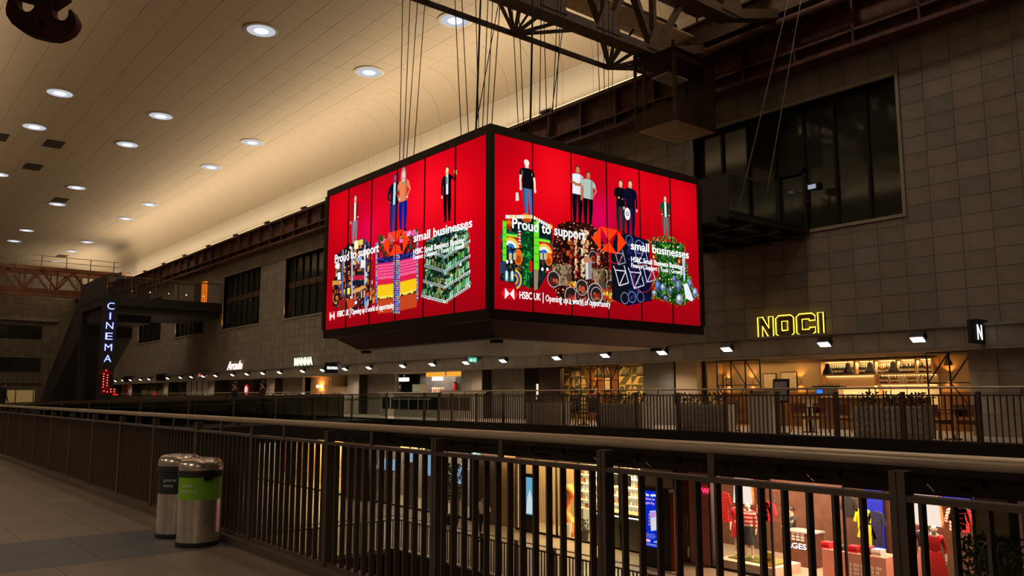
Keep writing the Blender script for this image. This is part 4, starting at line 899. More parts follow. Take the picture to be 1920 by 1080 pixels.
# ---- floodlights on the fascia
pat = [0, 2.81, 6.37, 9.19]; fy = [10.55+12.06*k+q for k in range(8) for q in pat][:31]
fd = thing('wall_floodlight', 'x', 'floodlight', (23.25, 0, 3.14), 'floodlights along the fascia')
for nm, m, mb in (('bracket', BLACKM, MB().box(.2, .5, -.02, .02, .12, .15).box(-.02, .2, -.02, .02, .1, .14).box(-.02, .02, -.02, .02, .0, .14)),
                  ('housing', BLACKM, MB().prism([(-.16, -.02), (.05, -.15), (.13, .0), (-.02, .13)], (0, -.19, 0), (1, 0, 0), (0, 0, 1), (0, .38, 0))),
                  ('lens', LAMPW, MB().prism([(-.155, -.045), (.03, -.155), (.025, -.163), (-.162, -.052)], (0, -.17, 0), (1, 0, 0), (0, 0, 1), (0, .34, 0)))):
    mb.build(nm, m).parent = fd
OFFLAMP = 15
for i, y in enumerate(fy):
    lb = 'small black floodlight on the stone fascia, %s from the right' % (ORD[i] if i < 30 else 'thirty-first')
    if i == 0: fd.location = (23.25, y, 3.14); fd['label'] = lb; o = fd
    else: o = dup(fd, (23.25, y, 3.14), lb)
    lamp('SPOT', (23.18, y, 3.02), K_FLOOD*(1.0 if i < 14 else .7), (255, 234, 208), o, size=.12, spot=2.5, target=(22.4, y, 0))
# floodlights of the same kind on the camera's own side, over the near walkway
for i, y in enumerate((1.2, 4.0, 7.6, 10.4, 13.3, 16.1, 19.7, 22.5, 25.3, 28.9, 31.7, 34.5)):
    o = dup(fd, (-.65, y, 2.75), 'small black floodlight on the near side wall behind the camera, %s along' % ORD[i], math.pi)
    lamp('SPOT', (-.58, y, 2.63), K_NEAR, (255, 222, 180), None, size=.12, spot=2.5, target=(.2, y, -.4), name='near_flood')
# ---- wall signs
NEON = emis('neon_yellow', (255, 214, 70), 2.2)
t = thing('neon_sign', 'yellow neon outlined block letters on the stone wall above the restaurant', 'sign', (23.9, 15, 3.42))
_o = [(.0, 0), (.62, 0)]
NL = {'N': (0, .62, [[(0, 0), (.18, 0), (.18, .55), (.42, 0), (.62, 0), (.62, 1), (.44, 1), (.44, .45), (.2, 1), (0, 1)]]),
      'O': (.72, .70, [[(.12, 0), (.58, 0), (.7, .12), (.7, .88), (.58, 1), (.12, 1), (0, .88), (0, .12)], [(.24, .28), (.46, .28), (.46, .72), (.24, .72)]]),
      'C': (1.52, .70, [[(.12, 0), (.58, 0), (.7, .12), (.7, .34), (.48, .34), (.48, .26), (.22, .26), (.22, .74), (.48, .74), (.48, .66), (.7, .66), (.7, .88), (.58, 1), (.12, 1), (0, .88), (0, .12)]]),
      'I': (2.32, .2, [[(0, 0), (.2, 0), (.2, 1), (0, 1)]])}
NF = mat('neon_face', (52, 40, 10), .5, 0, .6, 9)
for ch_, (dx, wd_, loops) in NL.items():
    P3 = lambda p: (23.84, 16.1-(dx+p[0])*2.38/2.52, 3.42+p[1]*.68)
    for lp in loops: MB().tube([P3(p) for p in lp]+[P3(lp[0])], .021, 6).build('neon_tube', NEON, t)
    out = loops[0]
    if ch_ == 'O': 
        i_ = loops[1]; mb = MB()
        for q in ([(0, 0), (.7, 0), (.7, .28), (0, .28)], [(0, .72), (.7, .72), (.7, 1), (0, 1)], [(0, .28), (.24, .28), (.24, .72), (0, .72)], [(.46, .28), (.7, .28), (.7, .72), (.46, .72)]): mb.prism(q, (23.87, 16.1-dx*2.38/2.52, 3.42), (0, -2.38/2.52, 0), (0, 0, .68), (.1, 0, 0))
        mb.build('letter_face', NF, t)
    else: MB().prism(out, (23.87, 16.1-dx*2.38/2.52, 3.42), (0, -2.38/2.52, 0), (0, 0, .68), (.1, 0, 0)).build('letter_face', NF, t)
def blade(label, Y, body, face, txt, tm, X0=22.85, z0=2.86, z1=3.48, size=.2, width=None, bold=.01, shear=0):
    t = thing('blade_sign', label, 'sign', (X0+.5, Y, z0), 'projecting shop signs')
    MB().box(X0, X0+.95, Y, Y+.1, z0, z1).build('box', body, t); MB().box(X0+.04, X0+.91, Y-.012, Y, z0+.04, z1-.04).build('face', face, t)
    MB().box(X0+.4, 24, Y+.03, Y+.07, z1, z1+.04).build('bracket', BLACKM, t)
    if txt: text(txt, 'lettering', tm, t, (X0+.475-(width or .2)/2, Y-.016, (z0+z1)/2-size/2), (1, 0, 0), (0, 0, 1), width, size, .01, bold, 0, shear)
SGF = mat('sign_face_dark', (38, 42, 40), .5)
blade('black projecting sign with a white letter N beside the restaurant', 9.0, BLACKM, SGF, 'N', WHITEE, size=.4, width=.3)
blade('navy projecting sign with small white capitals beside the plaster-walled shop', 45.7, BLACKM, mat('navy_face', (14, 22, 44), .5), 'MANNA', WHITEE, size=.17, width=.7, bold=.03)
blade('grey projecting sign with glowing red script', 68.6, BLACKM, mat('grey_face', (90, 84, 78), .5), 'Solta', emis('red_script', (255, 110, 90), 1.2), size=.22, width=.7, bold=.01, shear=.3)
blade('blank black projecting sign panel on the far part of the fascia', 79.4, BLACKM, BLACKV, '', None)
blade('blank dark projecting sign panel near the cinema stairs', 90.5, BLACKM, BLACKV, '', None)
t = thing('letter_sign', 'pinkish white script letters glowing on the far stone wall', 'sign', (23.9, 63, 3.5))
text('Arcade', 'letters', emis('arcade_white', (255, 236, 232), 1.1), t, (23.84, 64.5, 3.52), (0, -1, 0), (0, 0, 1), 3.1, .62, .05, .03, 0, .35); text('Arcade', 'letter_backing', mat('arcade_red', (150, 50, 44), .5), t, (23.95, 64.42, 3.48), (0, -1, 0), (0, 0, 1), 3.1, .62, .03, .04, 0, .35)  # second copy is a red backing set off behind the white script
t = thing('letter_sign', 'tall glowing white capital letters on the far stone wall', 'sign', (23.9, 51, 3.5))
text('MANNA', 'letters', emis('manna_white', (255, 252, 225), 1.2), t, (23.84, 52.2, 3.5), (0, -1, 0), (0, 0, 1), 2.7, .5, .05, .03); text('MANNA', 'letter_rim', mat('manna_rim', (60, 60, 20), .5), t, (23.93, 52.2, 3.5), (0, -1, 0), (0, 0, 1), 2.7, .5, .05, .06)
def exit_sign(label, X, Y, z, w=.5, h=.24):
    t = thing('exit_sign', label, 'sign', (X, Y, z), 'green exit signs'); MB().box(X, X+w, Y, Y+.06, z, z+h).build('box', WHITEP, t)
    MB().box(X+.01, X+w-.01, Y-.006, Y, z+.01, z+h-.01).build('face', emis('exit_green', (40, 190, 150), 1.0), t)
    MB().prism([(.06, .1), (.16, .18), (.16, .14), (.27, .14), (.27, .08), (.16, .08), (.16, .03)], (X, Y-.008, z), (1, 0, 0), (0, 0, 1), (0, -.004, 0)).build('arrow', WHITEE, t)
    MB().ball((X+.36, Y-.01, z+.18), .022, 8, 6).box(X+.335, X+.385, Y-.012, Y-.006, z+.08, z+.155).box(X+.33, X+.35, Y-.012, Y-.006, z+.03, z+.09).box(X+.375, X+.42, Y-.012, Y-.006, z+.05, z+.075).build('running_figure', WHITEE, t)
    MB().box(X+w-.04, max(X+w, 23.72 if X > 22.5 else X+w), Y+.02, Y+.04, z+h-.06, z+h-.02).build('hanger', BLACKM, t)
exit_sign('small green exit sign hung from the fascia below the screen cube', 22.9, 31.2, 3.05)
exit_sign('small green exit sign at the far end of the fascia near the cinema stairs', 22.6, 99, 3.0, .8, .32)
# ---- restaurant with neon sign
rw = struct(MB().box(26.85, 27.0, 9.6, 19.9, 1.62, 2.74).build('wall_restaurant', BEIGE)); MB().box(26.83, 27.0, 9.6, 19.9, FZ, 1.62).build('dado', OCHRE, rw)
MB().box(25.6, 26.85, 19.8, 19.9, FZ, 2.74).build('side_panel', BEIGE, rw); MB().box(24.4, 24.5, 18.75, 19.1, FZ, 2.74).build('dark_jamb', BLACKM, rw)
MB().box(24.1, 24.4, 18.9, 19.88, FZ, 2.74).build('pale_return', BEIGE, rw)
lamp('AREA', (25.6, 17.4, 2.7), 16*K_SHOP, (255, 200, 130), size=2.2, size_y=3.5, name='restaurant_ceiling_light'); lamp('AREA', (25.2, 12, 2.7), 12*K_SHOP, (255, 200, 130), size=1.5, size_y=4, name='restaurant_ceiling_light')
# bar back with shelves
def Yb(px): return yx(px, 26.6)
ya, yb = Yb(1757), Yb(1546); sb = thing('bar_shelving', 'tall pale oak bar shelving full of bottles with warm strip lights', 'shelf', (26.6, (ya+yb)/2, FZ))
OAKL = mat('pale_oak', (196, 160, 112), .5, 0, .1, 5); TILE = mat('bar_tile', (226, 206, 172), .4)
MB().box(26.78, 26.82, ya, yb, 1.0, 2.72).build('tiled_back', TILE, sb)
zs1, zs2 = 2.2, 1.88; mid = Yb(1648)
for (a, b, z) in ((ya, yb, 2.68), (ya, yb, zs1), (ya, mid, zs2)):
    MB().box(26.42, 26.78, a, b, z-.03, z+.02).build('shelf_board', OAKL, sb); MB().box(26.70, 26.75, a+.05, b-.05, z-.055, z-.03).build('strip_light', WARMST, sb)
ups = [ya, Yb(1726), Yb(1690), mid, Yb(1611), yb]
for y in ups: MB().box(26.4, 26.78, y-.03, y+.03, zs1, 2.68).build('upright', OAKL, sb)
for y in (mid, yb): MB().box(26.4, 26.78, y-.03, y+.03, 1.2, zs1).build('upright', OAKL, sb)
lamp('AREA', (26.5, (ya+yb)/2, 2.6), 14*K_SHOP, (255, 216, 160), sb, size=.1, size_y=3.4); lamp('AREA', (26.4, (ya+yb)/2, 1.82), 14*K_SHOP, (255, 216, 160), sb, size=.1, size_y=3.4)
BOT = [('dark wine', mat('bottle_dark', (20, 16, 14), .15)), ('green', mat('bottle_green', (30, 50, 24), .15)), ('amber', mat('bottle_amber', (130, 70, 20), .2)), ('clear', mat('bottle_clear', (190, 190, 170), .15)), ('red-capped', mat('bottle_red', (110, 24, 16), .2))]
bms = []
for nm, m in BOT:
    tall = nm in ('dark wine', 'green'); h_ = .31 if tall else .26
    b = MB().lathe([(.036, 0), (.038, .01), (.038, h_*.58), (.03, h_*.68), (.014, h_*.78), (.014, h_), (.0, h_)], (0, 0, 0), 10).mesh('bottle', True); b.materials.append(m)
    l_ = MB().lathe([(.0385, h_*.18), (.0385, h_*.45)], (0, 0, 0), 10).mesh('label', True); l_.materials.append(mat('bottle_label', (205, 195, 170), .7)); bms.append((nm, b, l_))
def shelf_bottles(y0, y1, z, n, pick, where):
    for i in range(n):
        nm, b, l_ = bms[random.choice(pick)]; y = y1-(i+.5)*(y1-y0)/n
        o = link('bottle', b, None, (26.5+random.uniform(-.02, .03), y, z+.02)); tag(o, '%s bottle on the %s, %s from the left' % (nm, where, ORD[i]), 'bottle', 'bottles behind the bar')
        c = bpy.data.objects.new('label', l_); COL.objects.link(c); c.parent = o
shelf_bottles(ups[4]+.06, ups[5]-.25, zs1, 14, [0, 0, 1], 'upper bar shelf, leftmost compartment'); shelf_bottles(ups[3]+.06, ups[4]-.08, zs1, 8, [0, 0, 3], 'upper bar shelf, second compartment')
shelf_bottles(ups[2]+.06, ups[3]-.06, zs1, 9, [3, 2, 4, 1], 'upper bar shelf, third compartment'); shelf_bottles(ups[1]+.06, ups[2]-.06, zs1, 9, [0], 'upper bar shelf, fourth compartment'); shelf_bottles(ups[0]+.06, ups[1]-.06, zs1, 8, [0, 4], 'upper bar shelf, rightmost compartment')
shelf_bottles(ya+.1, mid-.1, zs2, 22, [1, 2, 3, 4], 'lower bar shelf')
ct = thing('bar_counter', 'long bar counter below the bottle shelves', 'counter', (25.5, 13.4, FZ)); MB().box(25.3, 25.7, 11.4, 15.5, FZ, 1.42).build('front', OCHRE, ct); MB().box(25.2, 25.8, 11.3, 15.6, 1.42, 1.47).build('top', OAKL, ct); MB().box(25.25, 25.32, 14.9, 15.5, FZ, 1.4).build('pale_end', TILE, ct)
cmx = thing('coffee_machine', 'steel coffee machine with stacked cups on the bar counter', 'coffee machine', (25.5, 14.6, 1.47)); MB().box(25.35, 25.7, 14.2, 15.0, 1.5, 1.78).build('body', CHROME, cmx); MB().box(25.33, 25.36, 14.75, 14.95, 1.58, 1.7).build('blue_display', emis('blue_disp', (60, 130, 255), 1.0), cmx)
MB().box(25.3, 25.7, 14.1, 15.1, 1.78, 1.82).build('cup_tray', BLACKM, cmx)
for i in range(7): MB().lathe([(.03, 0), (.045, .07)], (25.5, 14.2+i*.12, 1.82), 10).build('cup', TILE, cmx)
for i in range(3): MB().tube([(25.45, 12.0+i*.5, 1.47), (25.45, 12.0+i*.5, 1.75), (25.38, 12.0+i*.5, 1.8), (25.33, 12.0+i*.5, 1.72)], .014, 6).build('bar_tap', CHROME) and tag(bpy.data.objects[-1] if False else COL.objects[-1], 'slim steel bar tap on the counter, %s from the right' % ORD[i], 'tap', 'bar taps')
def pendant(label, X, Y, z, s=1.0, col=BLACKM, warm=0, top=2.74):
    t = thing('pendant_lamp', label, 'pendant lamp', (X, Y, z), 'pendant lamps')
    MB().lathe([(.11*s, 0), (.115*s, .02*s), (.09*s, .09*s), (.055*s, .16*s), (.05*s, .21*s), (.02*s, .24*s), (.0, .25*s)], (X, Y, z), 18).build('shade', col, t, True); MB().cyl((X, Y, z+.24*s), (X, Y, top), .008, 6).build('cord', BLACKM, t)
    MB().ball((X, Y, z+.05*s), .035*s, 8, 6).build('bulb', emis('pend_bulb', (255, 200, 120), 2), t)
for i, px in enumerate((1554, 1593, 1634, 1678)): pendant('black bell pendant lamp over the bar, %s from the left' % ORD[i], 25.6, yx(px, 25.6), 2.2, 1.5)
pendant('dark pendant lamp in the right corner of the restaurant', 26.2, yx(1782, 26.2), 2.42, 1.1)
def sconce(label, X, Y, z, p=2.5):
    t = thing('wall_sconce', label, 'wall lamp', (X, Y, z), 'up and down wall lamps'); MB().cyl((X-.07, Y, z-.07), (X-.07, Y, z+.07), .045, 12).build('cylinder', OAKL, t, True); MB().box(X-.05, X, Y-.02, Y+.02, z-.02, z+.02).build('arm', BLACKM, t)
    lamp('SPOT', (X-.1, Y, z+.08), p, (255, 170, 70), t, size=.02, spot=2.0, target=(X-.04, Y, z+1)); lamp('SPOT', (X-.1, Y, z-.08), p, (255, 170, 70), t, size=.02, spot=2.0, target=(X-.04, Y, z-1))
for i, px in enumerate((1366, 1410, 1501)): sconce('up-and-down wall lamp on the restaurant back wall, %s from the left' % ORD[i], 26.83, yx(px, 26.8), 2.02, 9)
sconce('up-and-down wall lamp in the right corner of the restaurant', 26.83, yx(1783, 26.8), 2.1, 10)
def frame(label, Y0, Y1, z0, z1, X=26.83, art=None):
    t = thing('framed_picture', label, 'picture', (X, (Y0+Y1)/2, z0), 'framed prints'); MB().box(X-.03, X, Y0, Y1, z0, z1).build('frame', BLACKM, t); MB().box(X-.035, X-.03, Y0+.03, Y1-.03, z0+.03, z1-.03).build('print', mat('print_paper', (214, 200, 172), .7, 0, .25, 14), t)
frame('larger pale framed print on the restaurant wall, right of the pair', Yb(1490), Yb(1459), 1.72, 2.36); frame('pale framed print on the restaurant wall, left of the pair', Yb(1451), Yb(1426), 1.72, 2.32); frame('narrow framed print at the left edge of the restaurant behind the lattice', Yb(1357), Yb(1351), 1.72, 2.3)
def lattice(label, X, Y0, Y1, z0, z1, nc, nr, diags):
    t = thing('lattice_screen', label, 'screen', (X, (Y0+Y1)/2, FZ), 'black metal lattice screens'); w_ = (Y1-Y0)/nc; h_ = (z1-z0)/nr
    for i in range(nc+1): MB().box(X-.02, X+.02, Y0+i*w_-.018, Y0+i*w_+.018, FZ if i in (0, nc) else z0, z1).build('upright', BLACKM, t)
    for j in range(nr+1): MB().box(X-.015, X+.015, Y0, Y1, z0+j*h_-.015, z0+j*h_+.015).build('crossbar', BLACKM, t)
    for (i, j, k, l_) in diags: MB().bar((X, Y1-i*w_, z1-j*h_), (X, Y1-k*w_, z1-l_*h_), .03).build('diagonal', BLACKM, t)
lattice('black metal lattice screen at the left of the neon-signed restaurant', 24.35, yx(1427, 24.35), yx(1346, 24.35), 1.0, 2.72, 3, 2, [(1, 0, 2, 1), (2, 0, 3, 1), (0, 1, 1, 2), (2, 1, 1, 2)])
lattice('black metal lattice screen at the right corner of the neon-signed restaurant', 24.35, 9.62, yx(1742, 24.35), 1.0, 2.72, 2, 2, [(0, 1, 1, 0), (1, 1, 2, 0), (1, 1, 2, 2)])
# planters with wedge relief, shrubs in them
CONC = mat('planter_concrete', (170, 160, 142), .8, 0, .06, 3)
wedge = MB().add([(0, 0, 0), (0, .17, 0), (0, .17, .17), (0, 0, .17), (-.05, .0, .17)], [(0, 1, 2, 3), (0, 4, 1), (1, 4, 2), (2, 4, 3), (3, 4, 0)]).mesh('relief_wedge'); wedge.materials.append(CONC)
LEAF = [mat('leaf_dark', (36, 52, 24), .5), mat('leaf_mid', (60, 78, 34), .5)]
def shrub(label, c, r, h, n, cat='plant', leaf=.09, grp='shrubs in the terrace planters', stemh=0):
    t = thing('leafy_shrub', label, cat, c, grp); c = Vector(c)
    for k in range(2):
        mb = MB()
        for _ in range(n//2):
            a = random.uniform(0, 6.28); q = random.random()**.5*r; z = stemh+random.uniform(0, 1)*h; p = c+Vector((math.cos(a)*q, math.sin(a)*q, z)); d = Vector((random.uniform(-1, 1), random.uniform(-1, 1), random.uniform(.2, 1.2))).normalized()*leaf; s_ = d.cross(Vector((random.random(), random.random(), .3))).normalized()*leaf*.28
            mb.add([p, p+d*.5+s_, p+d, p+d*.5-s_], [(0, 1, 2, 3)])
        stuff(mb.build('leaves', LEAF[k], t))
    mb = MB()
    for _ in range(5): a = random.uniform(0, 6.28); mb.cyl(c, c+Vector((math.cos(a)*r*.6, math.sin(a)*r*.6, stemh+h*.8)), .008, 5)
    if stemh: mb.cyl(c, c+Vector((0, 0, stemh+h*.4)), .03, 8)
    mb.build('stems', WOOD, t)
for k, (a, b) in enumerate(((9.2, 11.0), (15.0, 16.8), (18.15, 20.2), (22.1, 24.0))):
    nm = ['rightmost', 'second from the right', 'third from the right', 'leftmost'][k]
    t = thing('planter', 'concrete trough planter with triangular relief behind the far railing, %s' % nm, 'planter', (20.5, (a+b)/2, FZ), 'concrete planters')
    MB().box(20.3, 20.85, a, b, FZ+.04, 1.24).build('trough', CONC, t); MB().box(20.36, 20.8, a+.06, b-.06, 1.2, 1.25).build('soil', mat('soil', (40, 30, 22), .9), t); MB().box(20.36, 20.8, a+.05, b-.05, FZ, FZ+.04).build('plinth', BLACKM, t)
    n = int((b-a)/.2)
    for i in range(n):
        for j in range(4): link('relief_wedge', wedge, t, (20.3, a+.04+i*(b-a-.06)/n, FZ+.06+j*.19))
    for i in range(3): shrub('dark leafy shrub in the %s relief planter, %s from the right' % (nm, ORD[i]), (20.58, a+(i+.5)*(b-a)/3, 1.24), .24, .32, 60)
hs = thing('host_stand', 'tall pale host stand at the restaurant terrace entrance', 'lectern', (20.9, 13.6, FZ)); MB().box(20.7, 21.1, yx(1450, 20.9), yx(1410, 20.9), FZ, 1.62).build('column', mat('host_pale', (196, 184, 164), .7), hs); MB().box(20.66, 21.14, yx(1451, 20.9)-.02, yx(1409, 20.9)+.02, 1.62, 1.66).build('cap', OAKL, hs); text('NOCI', 'lettering', BLACKM, hs, (20.695, yx(1424, 20.9), 1.5), (0, -1, 0), (0, 0, 1), .22, .05, .004)
ms = thing('menu_stand', 'black framed menu board tilted on a stand beside the host stand', 'menu stand', (21.2, 13.1, FZ)); Ym = yx(1466, 21.2)
MB().prism([(-.28, 0), (.24, 0), (.28, .68), (-.24, .68)], (21.15, Ym, 1.3), (0, -1, 0), (0, 0, 1), (.04, 0, 0)).build('board', BLACKM, ms); MB().prism([(-.22, .06), (.19, .06), (.22, .6), (-.19, .6)], (21.14, Ym, 1.3), (0, -1, 0), (0, 0, 1), (.008, 0, 0)).build('menu_page', mat('menu_page', (150, 150, 148), .6, 0, .2, 20), ms)
MB().cyl((21.2, Ym, FZ), (21.2, Ym, 1.35), .025, 8).build('pole', BLACKM, ms); MB().cyl((21.2, Ym, FZ), (21.2, Ym, FZ+.03), .2, 20).build('base', BLACKM, ms)
# dining chairs and tables
ch = thing('dining_chair', 'x', 'chair', (0, 0, 0), 'terrace dining chairs')
for nm, m, mb in (('seat', LEATHER, MB().box(-.22, .22, -.22, .22, .43, .48)), ('backrest', LEATHER, MB().add([(-.23, .2, .56), (.23, .2, .56), (.25, .25, .86), (-.25, .25, .86), (-.23, .23, .56), (.23, .23, .56), (.25, .28, .86), (-.25, .28, .86)], [(0, 3, 2, 1), (4, 5, 6, 7), (0, 1, 5, 4), (1, 2, 6, 5), (2, 3, 7, 6), (3, 0, 4, 7)])), ('seat_frame', WOOD, MB().box(-.2, .2, -.2, -.16, .38, .43).box(-.2, .2, .16, .2, .38, .43).box(-.2, -.16, -.16, .16, .38, .43).box(.16, .2, -.16, .16, .38, .43))):
    mb.build(nm, m).parent = ch
for sx in (-1, 1):
    MB().cyl((sx*.24, -.24, 0), (sx*.18, -.18, .42), .016, 8, .022).build('leg', WOOD).parent = ch; MB().cyl((sx*.24, .27, 0), (sx*.19, .18, .42), .016, 8, .022).build('leg', WOOD).parent = ch; MB().cyl((sx*.19, .18, .42), (sx*.2, .235, .7), .02, 8, .016).build('back_post', WOOD).parent = ch
CH = [(1385, 21.6, 1.4, 'left of the host stand, nearer'), (1362, 21.8, -1.4, 'left of the host stand, farther'), (1502, 22.6, 1.7, 'right of the menu board, nearer'), (1530, 22.6, -1.5, 'right of the menu board, farther'), (1585, 21.8, 1.5, 'just left of the rightmost planter'), (1572, 22.9, -1.5, 'under the bar pendants'), (1757, 21.5, 1.2, 'right of the rightmost planter'), (1808, 21.6, -1.2, 'by the right-hand pier'), (1080, 21.9, 1.5, 'behind the left seated diner'), (1108, 21.9, -1.5, 'behind the right seated diner')]
for i, (px, X, rz, wh) in enumerate(CH):
    lb = 'tan leather dining chair with oak legs %s' % wh; loc = (X, yx(px, X), FZ)
    if i == 0: ch.location = loc; ch['label'] = lb; ch.rotation_euler = (0, 0, rz)
    else: dup(ch, loc, lb, rz)
for i, (px, X, wh) in enumerate(((1374, 21.75, 'left of the host stand'), (1516, 22.6, 'behind the menu board'), (1782, 21.6, 'in the right corner of the terrace'), (1094, 21.9, 'between the two diners'))):
    t = thing('cafe_table', 'small dark round dining table %s' % wh, 'table', (X, yx(px, X), FZ), 'terrace tables'); L = wloc(t)
    MB().cyl(L+Vector((0, 0, .72)), L+Vector((0, 0, .75)), .34, 24).build('top', mat('table_top', (70, 44, 30), .4), t); MB().cyl(L, L+Vector((0, 0, .72)), .03, 10).build('pedestal', BLACKM, t); MB().cyl(L, L+Vector((0, 0, .03)), .2, 20).build('foot', BLACKM, t)
# ---- dining room with patterned wall
pw = struct(MB().box(26.3, 26.4, 21.4, 28.4, FZ, 2.74).build('wall_pattern_room', OCHRE)); PRN = attr_mat('printed', 0)
def pattern(Y0, Y1):
    mb = MB(); g = lin((92, 96, 70)); c = lin((214, 196, 154)); n = max(2, round((Y1-Y0)/.36)); w_ = (Y1-Y0)/n
    mb.add([(26.29, Y0, FZ), (26.29, Y1, FZ), (26.29, Y1, 2.72), (26.29, Y0, 2.72)], [(0, 1, 2, 3)], c); i_ = 0
    for i in range(n):
        for j in range(6):
            y = Y0+i*w_; z = FZ+.05+j*.375; kind = random.randrange(5); h = .375; i_ += 1; X = 26.289-i_*.0001
            if kind == 0: mb.add([(X, y, z), (X, y+w_, z), (X, y, z+h)], [(0, 1, 2)], g)
            elif kind == 1: mb.add([(X, y+w_/2+w_/2*math.cos(a*math.pi/8), z+h*.1+w_*.8*math.sin(a*math.pi/8)) for a in range(9)], [tuple(range(9))], g)
            elif kind == 2: mb.add([(X, y, z), (X, y+w_, z), (X, y+w_, z+h), (X, y, z+h)], [(0, 1, 2, 3)], g); mb.add([(X-.0005, y+w_/2+w_*.42*math.cos(a*math.pi/8), z+h*.1+w_*.7*math.sin(a*math.pi/8)) for a in range(9)], [tuple(range(9))], c)
            elif kind == 3: mb.add([(X, y, z+h*k/4) for k in (0, 1)]+[(X, y+w_, z+h/4), (X, y+w_, z)], [(0, 1, 2, 3)], g); mb.add([(X, y, z+h*k/4) for k in (2, 3)]+[(X, y+w_, z+h*.75), (X, y+w_, z+h/2)], [(0, 1, 2, 3)], g)
            else: mb.add([(X, y+w_, z), (X, y+w_, z+h), (X, y, z+h)], [(0, 1, 2)], g)
    mb.build('patterned_paper', PRN, pw, colors=True)
pattern(21.5, yx(1161, 26.3)); pattern(yx(1100, 26.3), 28.3)
lamp('AREA', (25.2, 24.6, 2.68), 42*K_SHOP, (255, 190, 105), size=1.2, size_y=5.6, name='dining_ceiling_light')
lattice('black metal lattice screen in front of the patterned wall, left one', 24.3, yx(1107, 24.3), yx(1054, 24.3), .9, 2.72, 3, 2, [(1, 0, 2, 1), (2, 0, 3, 1), (2, 1, 1, 2), (0, 1, 1, 2)])
lattice('black metal lattice screen in front of the ochre wall, right one', 24.3, yx(1160, 24.3), yx(1108, 24.3), .9, 2.72, 4, 3, [(4, 0, 3, 1), (1, 1, 0, 2), (1, 2, 2, 3), (4, 2, 3, 3), (2, 0, 3, 1)])
sconce('up-and-down wall lamp seen through the lattice by the patterned wall', 26.28, yx(1118, 26.3), 2.0, 8); t_ = (yx(1146, 26.3), yx(1132, 26.3)); frame('pale framed print seen through the right lattice screen', t_[0], t_[1], 1.7, 2.3, 26.29)
for i, px in enumerate((1122, 1138, 1171, 1202)): pendant('bell pendant lamp near the patterned wall, %s from the left' % ORD[i], 25.4, yx(px, 25.4), 2.3, 1.6)
dw = struct(MB().box(24.5, 24.7, 26.6, 28.0, FZ, 2.74).build('wall_brown', mat('brown_panel', (62, 44, 34), .6, 0, .1, 2))); MB().box(24.48, 24.5, 26.6, 28.0, FZ, 1.8).build('lower_panel', mat('brown_dark', (46, 28, 24), .6), dw)
struct(MB().box(24.55, 24.6, 28.0, 29.1, FZ, 2.74).build('door_1', BLACKV), 'black doorway beside the pattern-walled dining room')
t = thing('light_post', 'short glowing vertical light strip beside the black doorway', 'strip light', (24.33, 27.94, FZ)); MB().box(24.3, 24.36, 27.9, 27.98, FZ+.9, FZ+1.6).build('tube', emis('door_strip', (255, 236, 200), .9), t); MB().box(24.31, 24.35, 27.91, 27.97, FZ, FZ+.9).build('stem', BLACKM, t)
tw_ = struct(MB().box(24.6, 24.8, 29.1, 31.6, FZ, 2.74).build('wall_tiled', MORTAR))
for i in range(3):
    for j in range(4): MB().box(24.56, 24.6, 29.1+i*.83+.005, 29.1+(i+1)*.83-.005, FZ+j*.58+.005, FZ+(j+1)*.58-.005).build('stone_tile', STONE[3], tw_)
# ---- open kitchen
kw = struct(MB().box(26.2, 26.3, 33.3, 40.4, FZ, 2.74).build('wall_kitchen', mat('kitchen_steel', (112, 112, 116), .4, .5, .2, 3))); MB().box(26.15, 26.2, 33.3, 36.8, FZ, 2.5).build('dark_panel', mat('kitchen_dark', (36, 38, 44), .6), kw)
lamp('AREA', (25.3, 38.6, 2.66), 40*K_SHOP, (255, 226, 190), size=1.2, size_y=3, name='kitchen_light'); lamp('AREA', (25.3, 35, 2.66), 16*K_SHOP, (255, 190, 110), size=1.2, size_y=3, name='kitchen_light')
ct = thing('kitchen_counter', 'long pale kitchen counter with dark glass front panels', 'counter', (23.6, 36, FZ)); MB().box(23.25, 23.9, 31.3, 39.8, FZ, 1.62).build('body', mat('counter_white', (190, 184, 172), .5), ct); MB().box(23.18, 23.96, 31.2, 39.9, 1.62, 1.68).build('worktop', WHITEP, ct)
for i in range(9): MB().box(23.235, 23.25, 31.5+i*.91, 31.5+i*.91+.78, .8, 1.42).build('glass_panel', mat('counter_glass', (30, 40, 42), .15), ct)
for i, (px, wh) in enumerate(((757, 'left'), (820, 'right'))):
    Y = yx(px, 24.8); t = thing('heat_lamp', 'box-shaped glowing lamp hanging over the kitchen counter, %s one' % wh, 'lamp', (24.8, Y, 2.4), 'kitchen counter lamps'); MB().box(24.68, 24.92, Y-.35, Y+.35, 2.3, 2.5).build('shade', emis('heat_box', (255, 246, 225), 2.2), t); MB().box(24.78, 24.82, Y-.03, Y+.03, 2.5, 2.74).build('rod', BLACKM, t)
for i in range(2): a = 33.7+i*1.9; tag(MB().box(24.6, 24.64, a, a+1.75, 2.5, 2.73).build('menu_lightbox', emis('orange_box', (255, 176, 60), .9)), 'amber lit header panel over the kitchen, %s one' % ('right', 'left')[i], 'light panel', 'amber header panels')
fe = thing('fire_extinguisher', 'red fire extinguisher at the right end of the kitchen', 'fire extinguisher', (25.6, 34.2, 1.68)); MB().lathe([(.08, 0), (.08, .4), (.05, .47), (.03, .48)], (26.05, yx(852, 26.05), 1.7), 12).build('cylinder', mat('ext_red', (190, 20, 18), .4), fe, True); MB().box(26.0, 26.16, yx(852, 26.05)-.02, yx(852, 26.05)+.06, 2.16, 2.24).build('valve', BLACKM, fe)
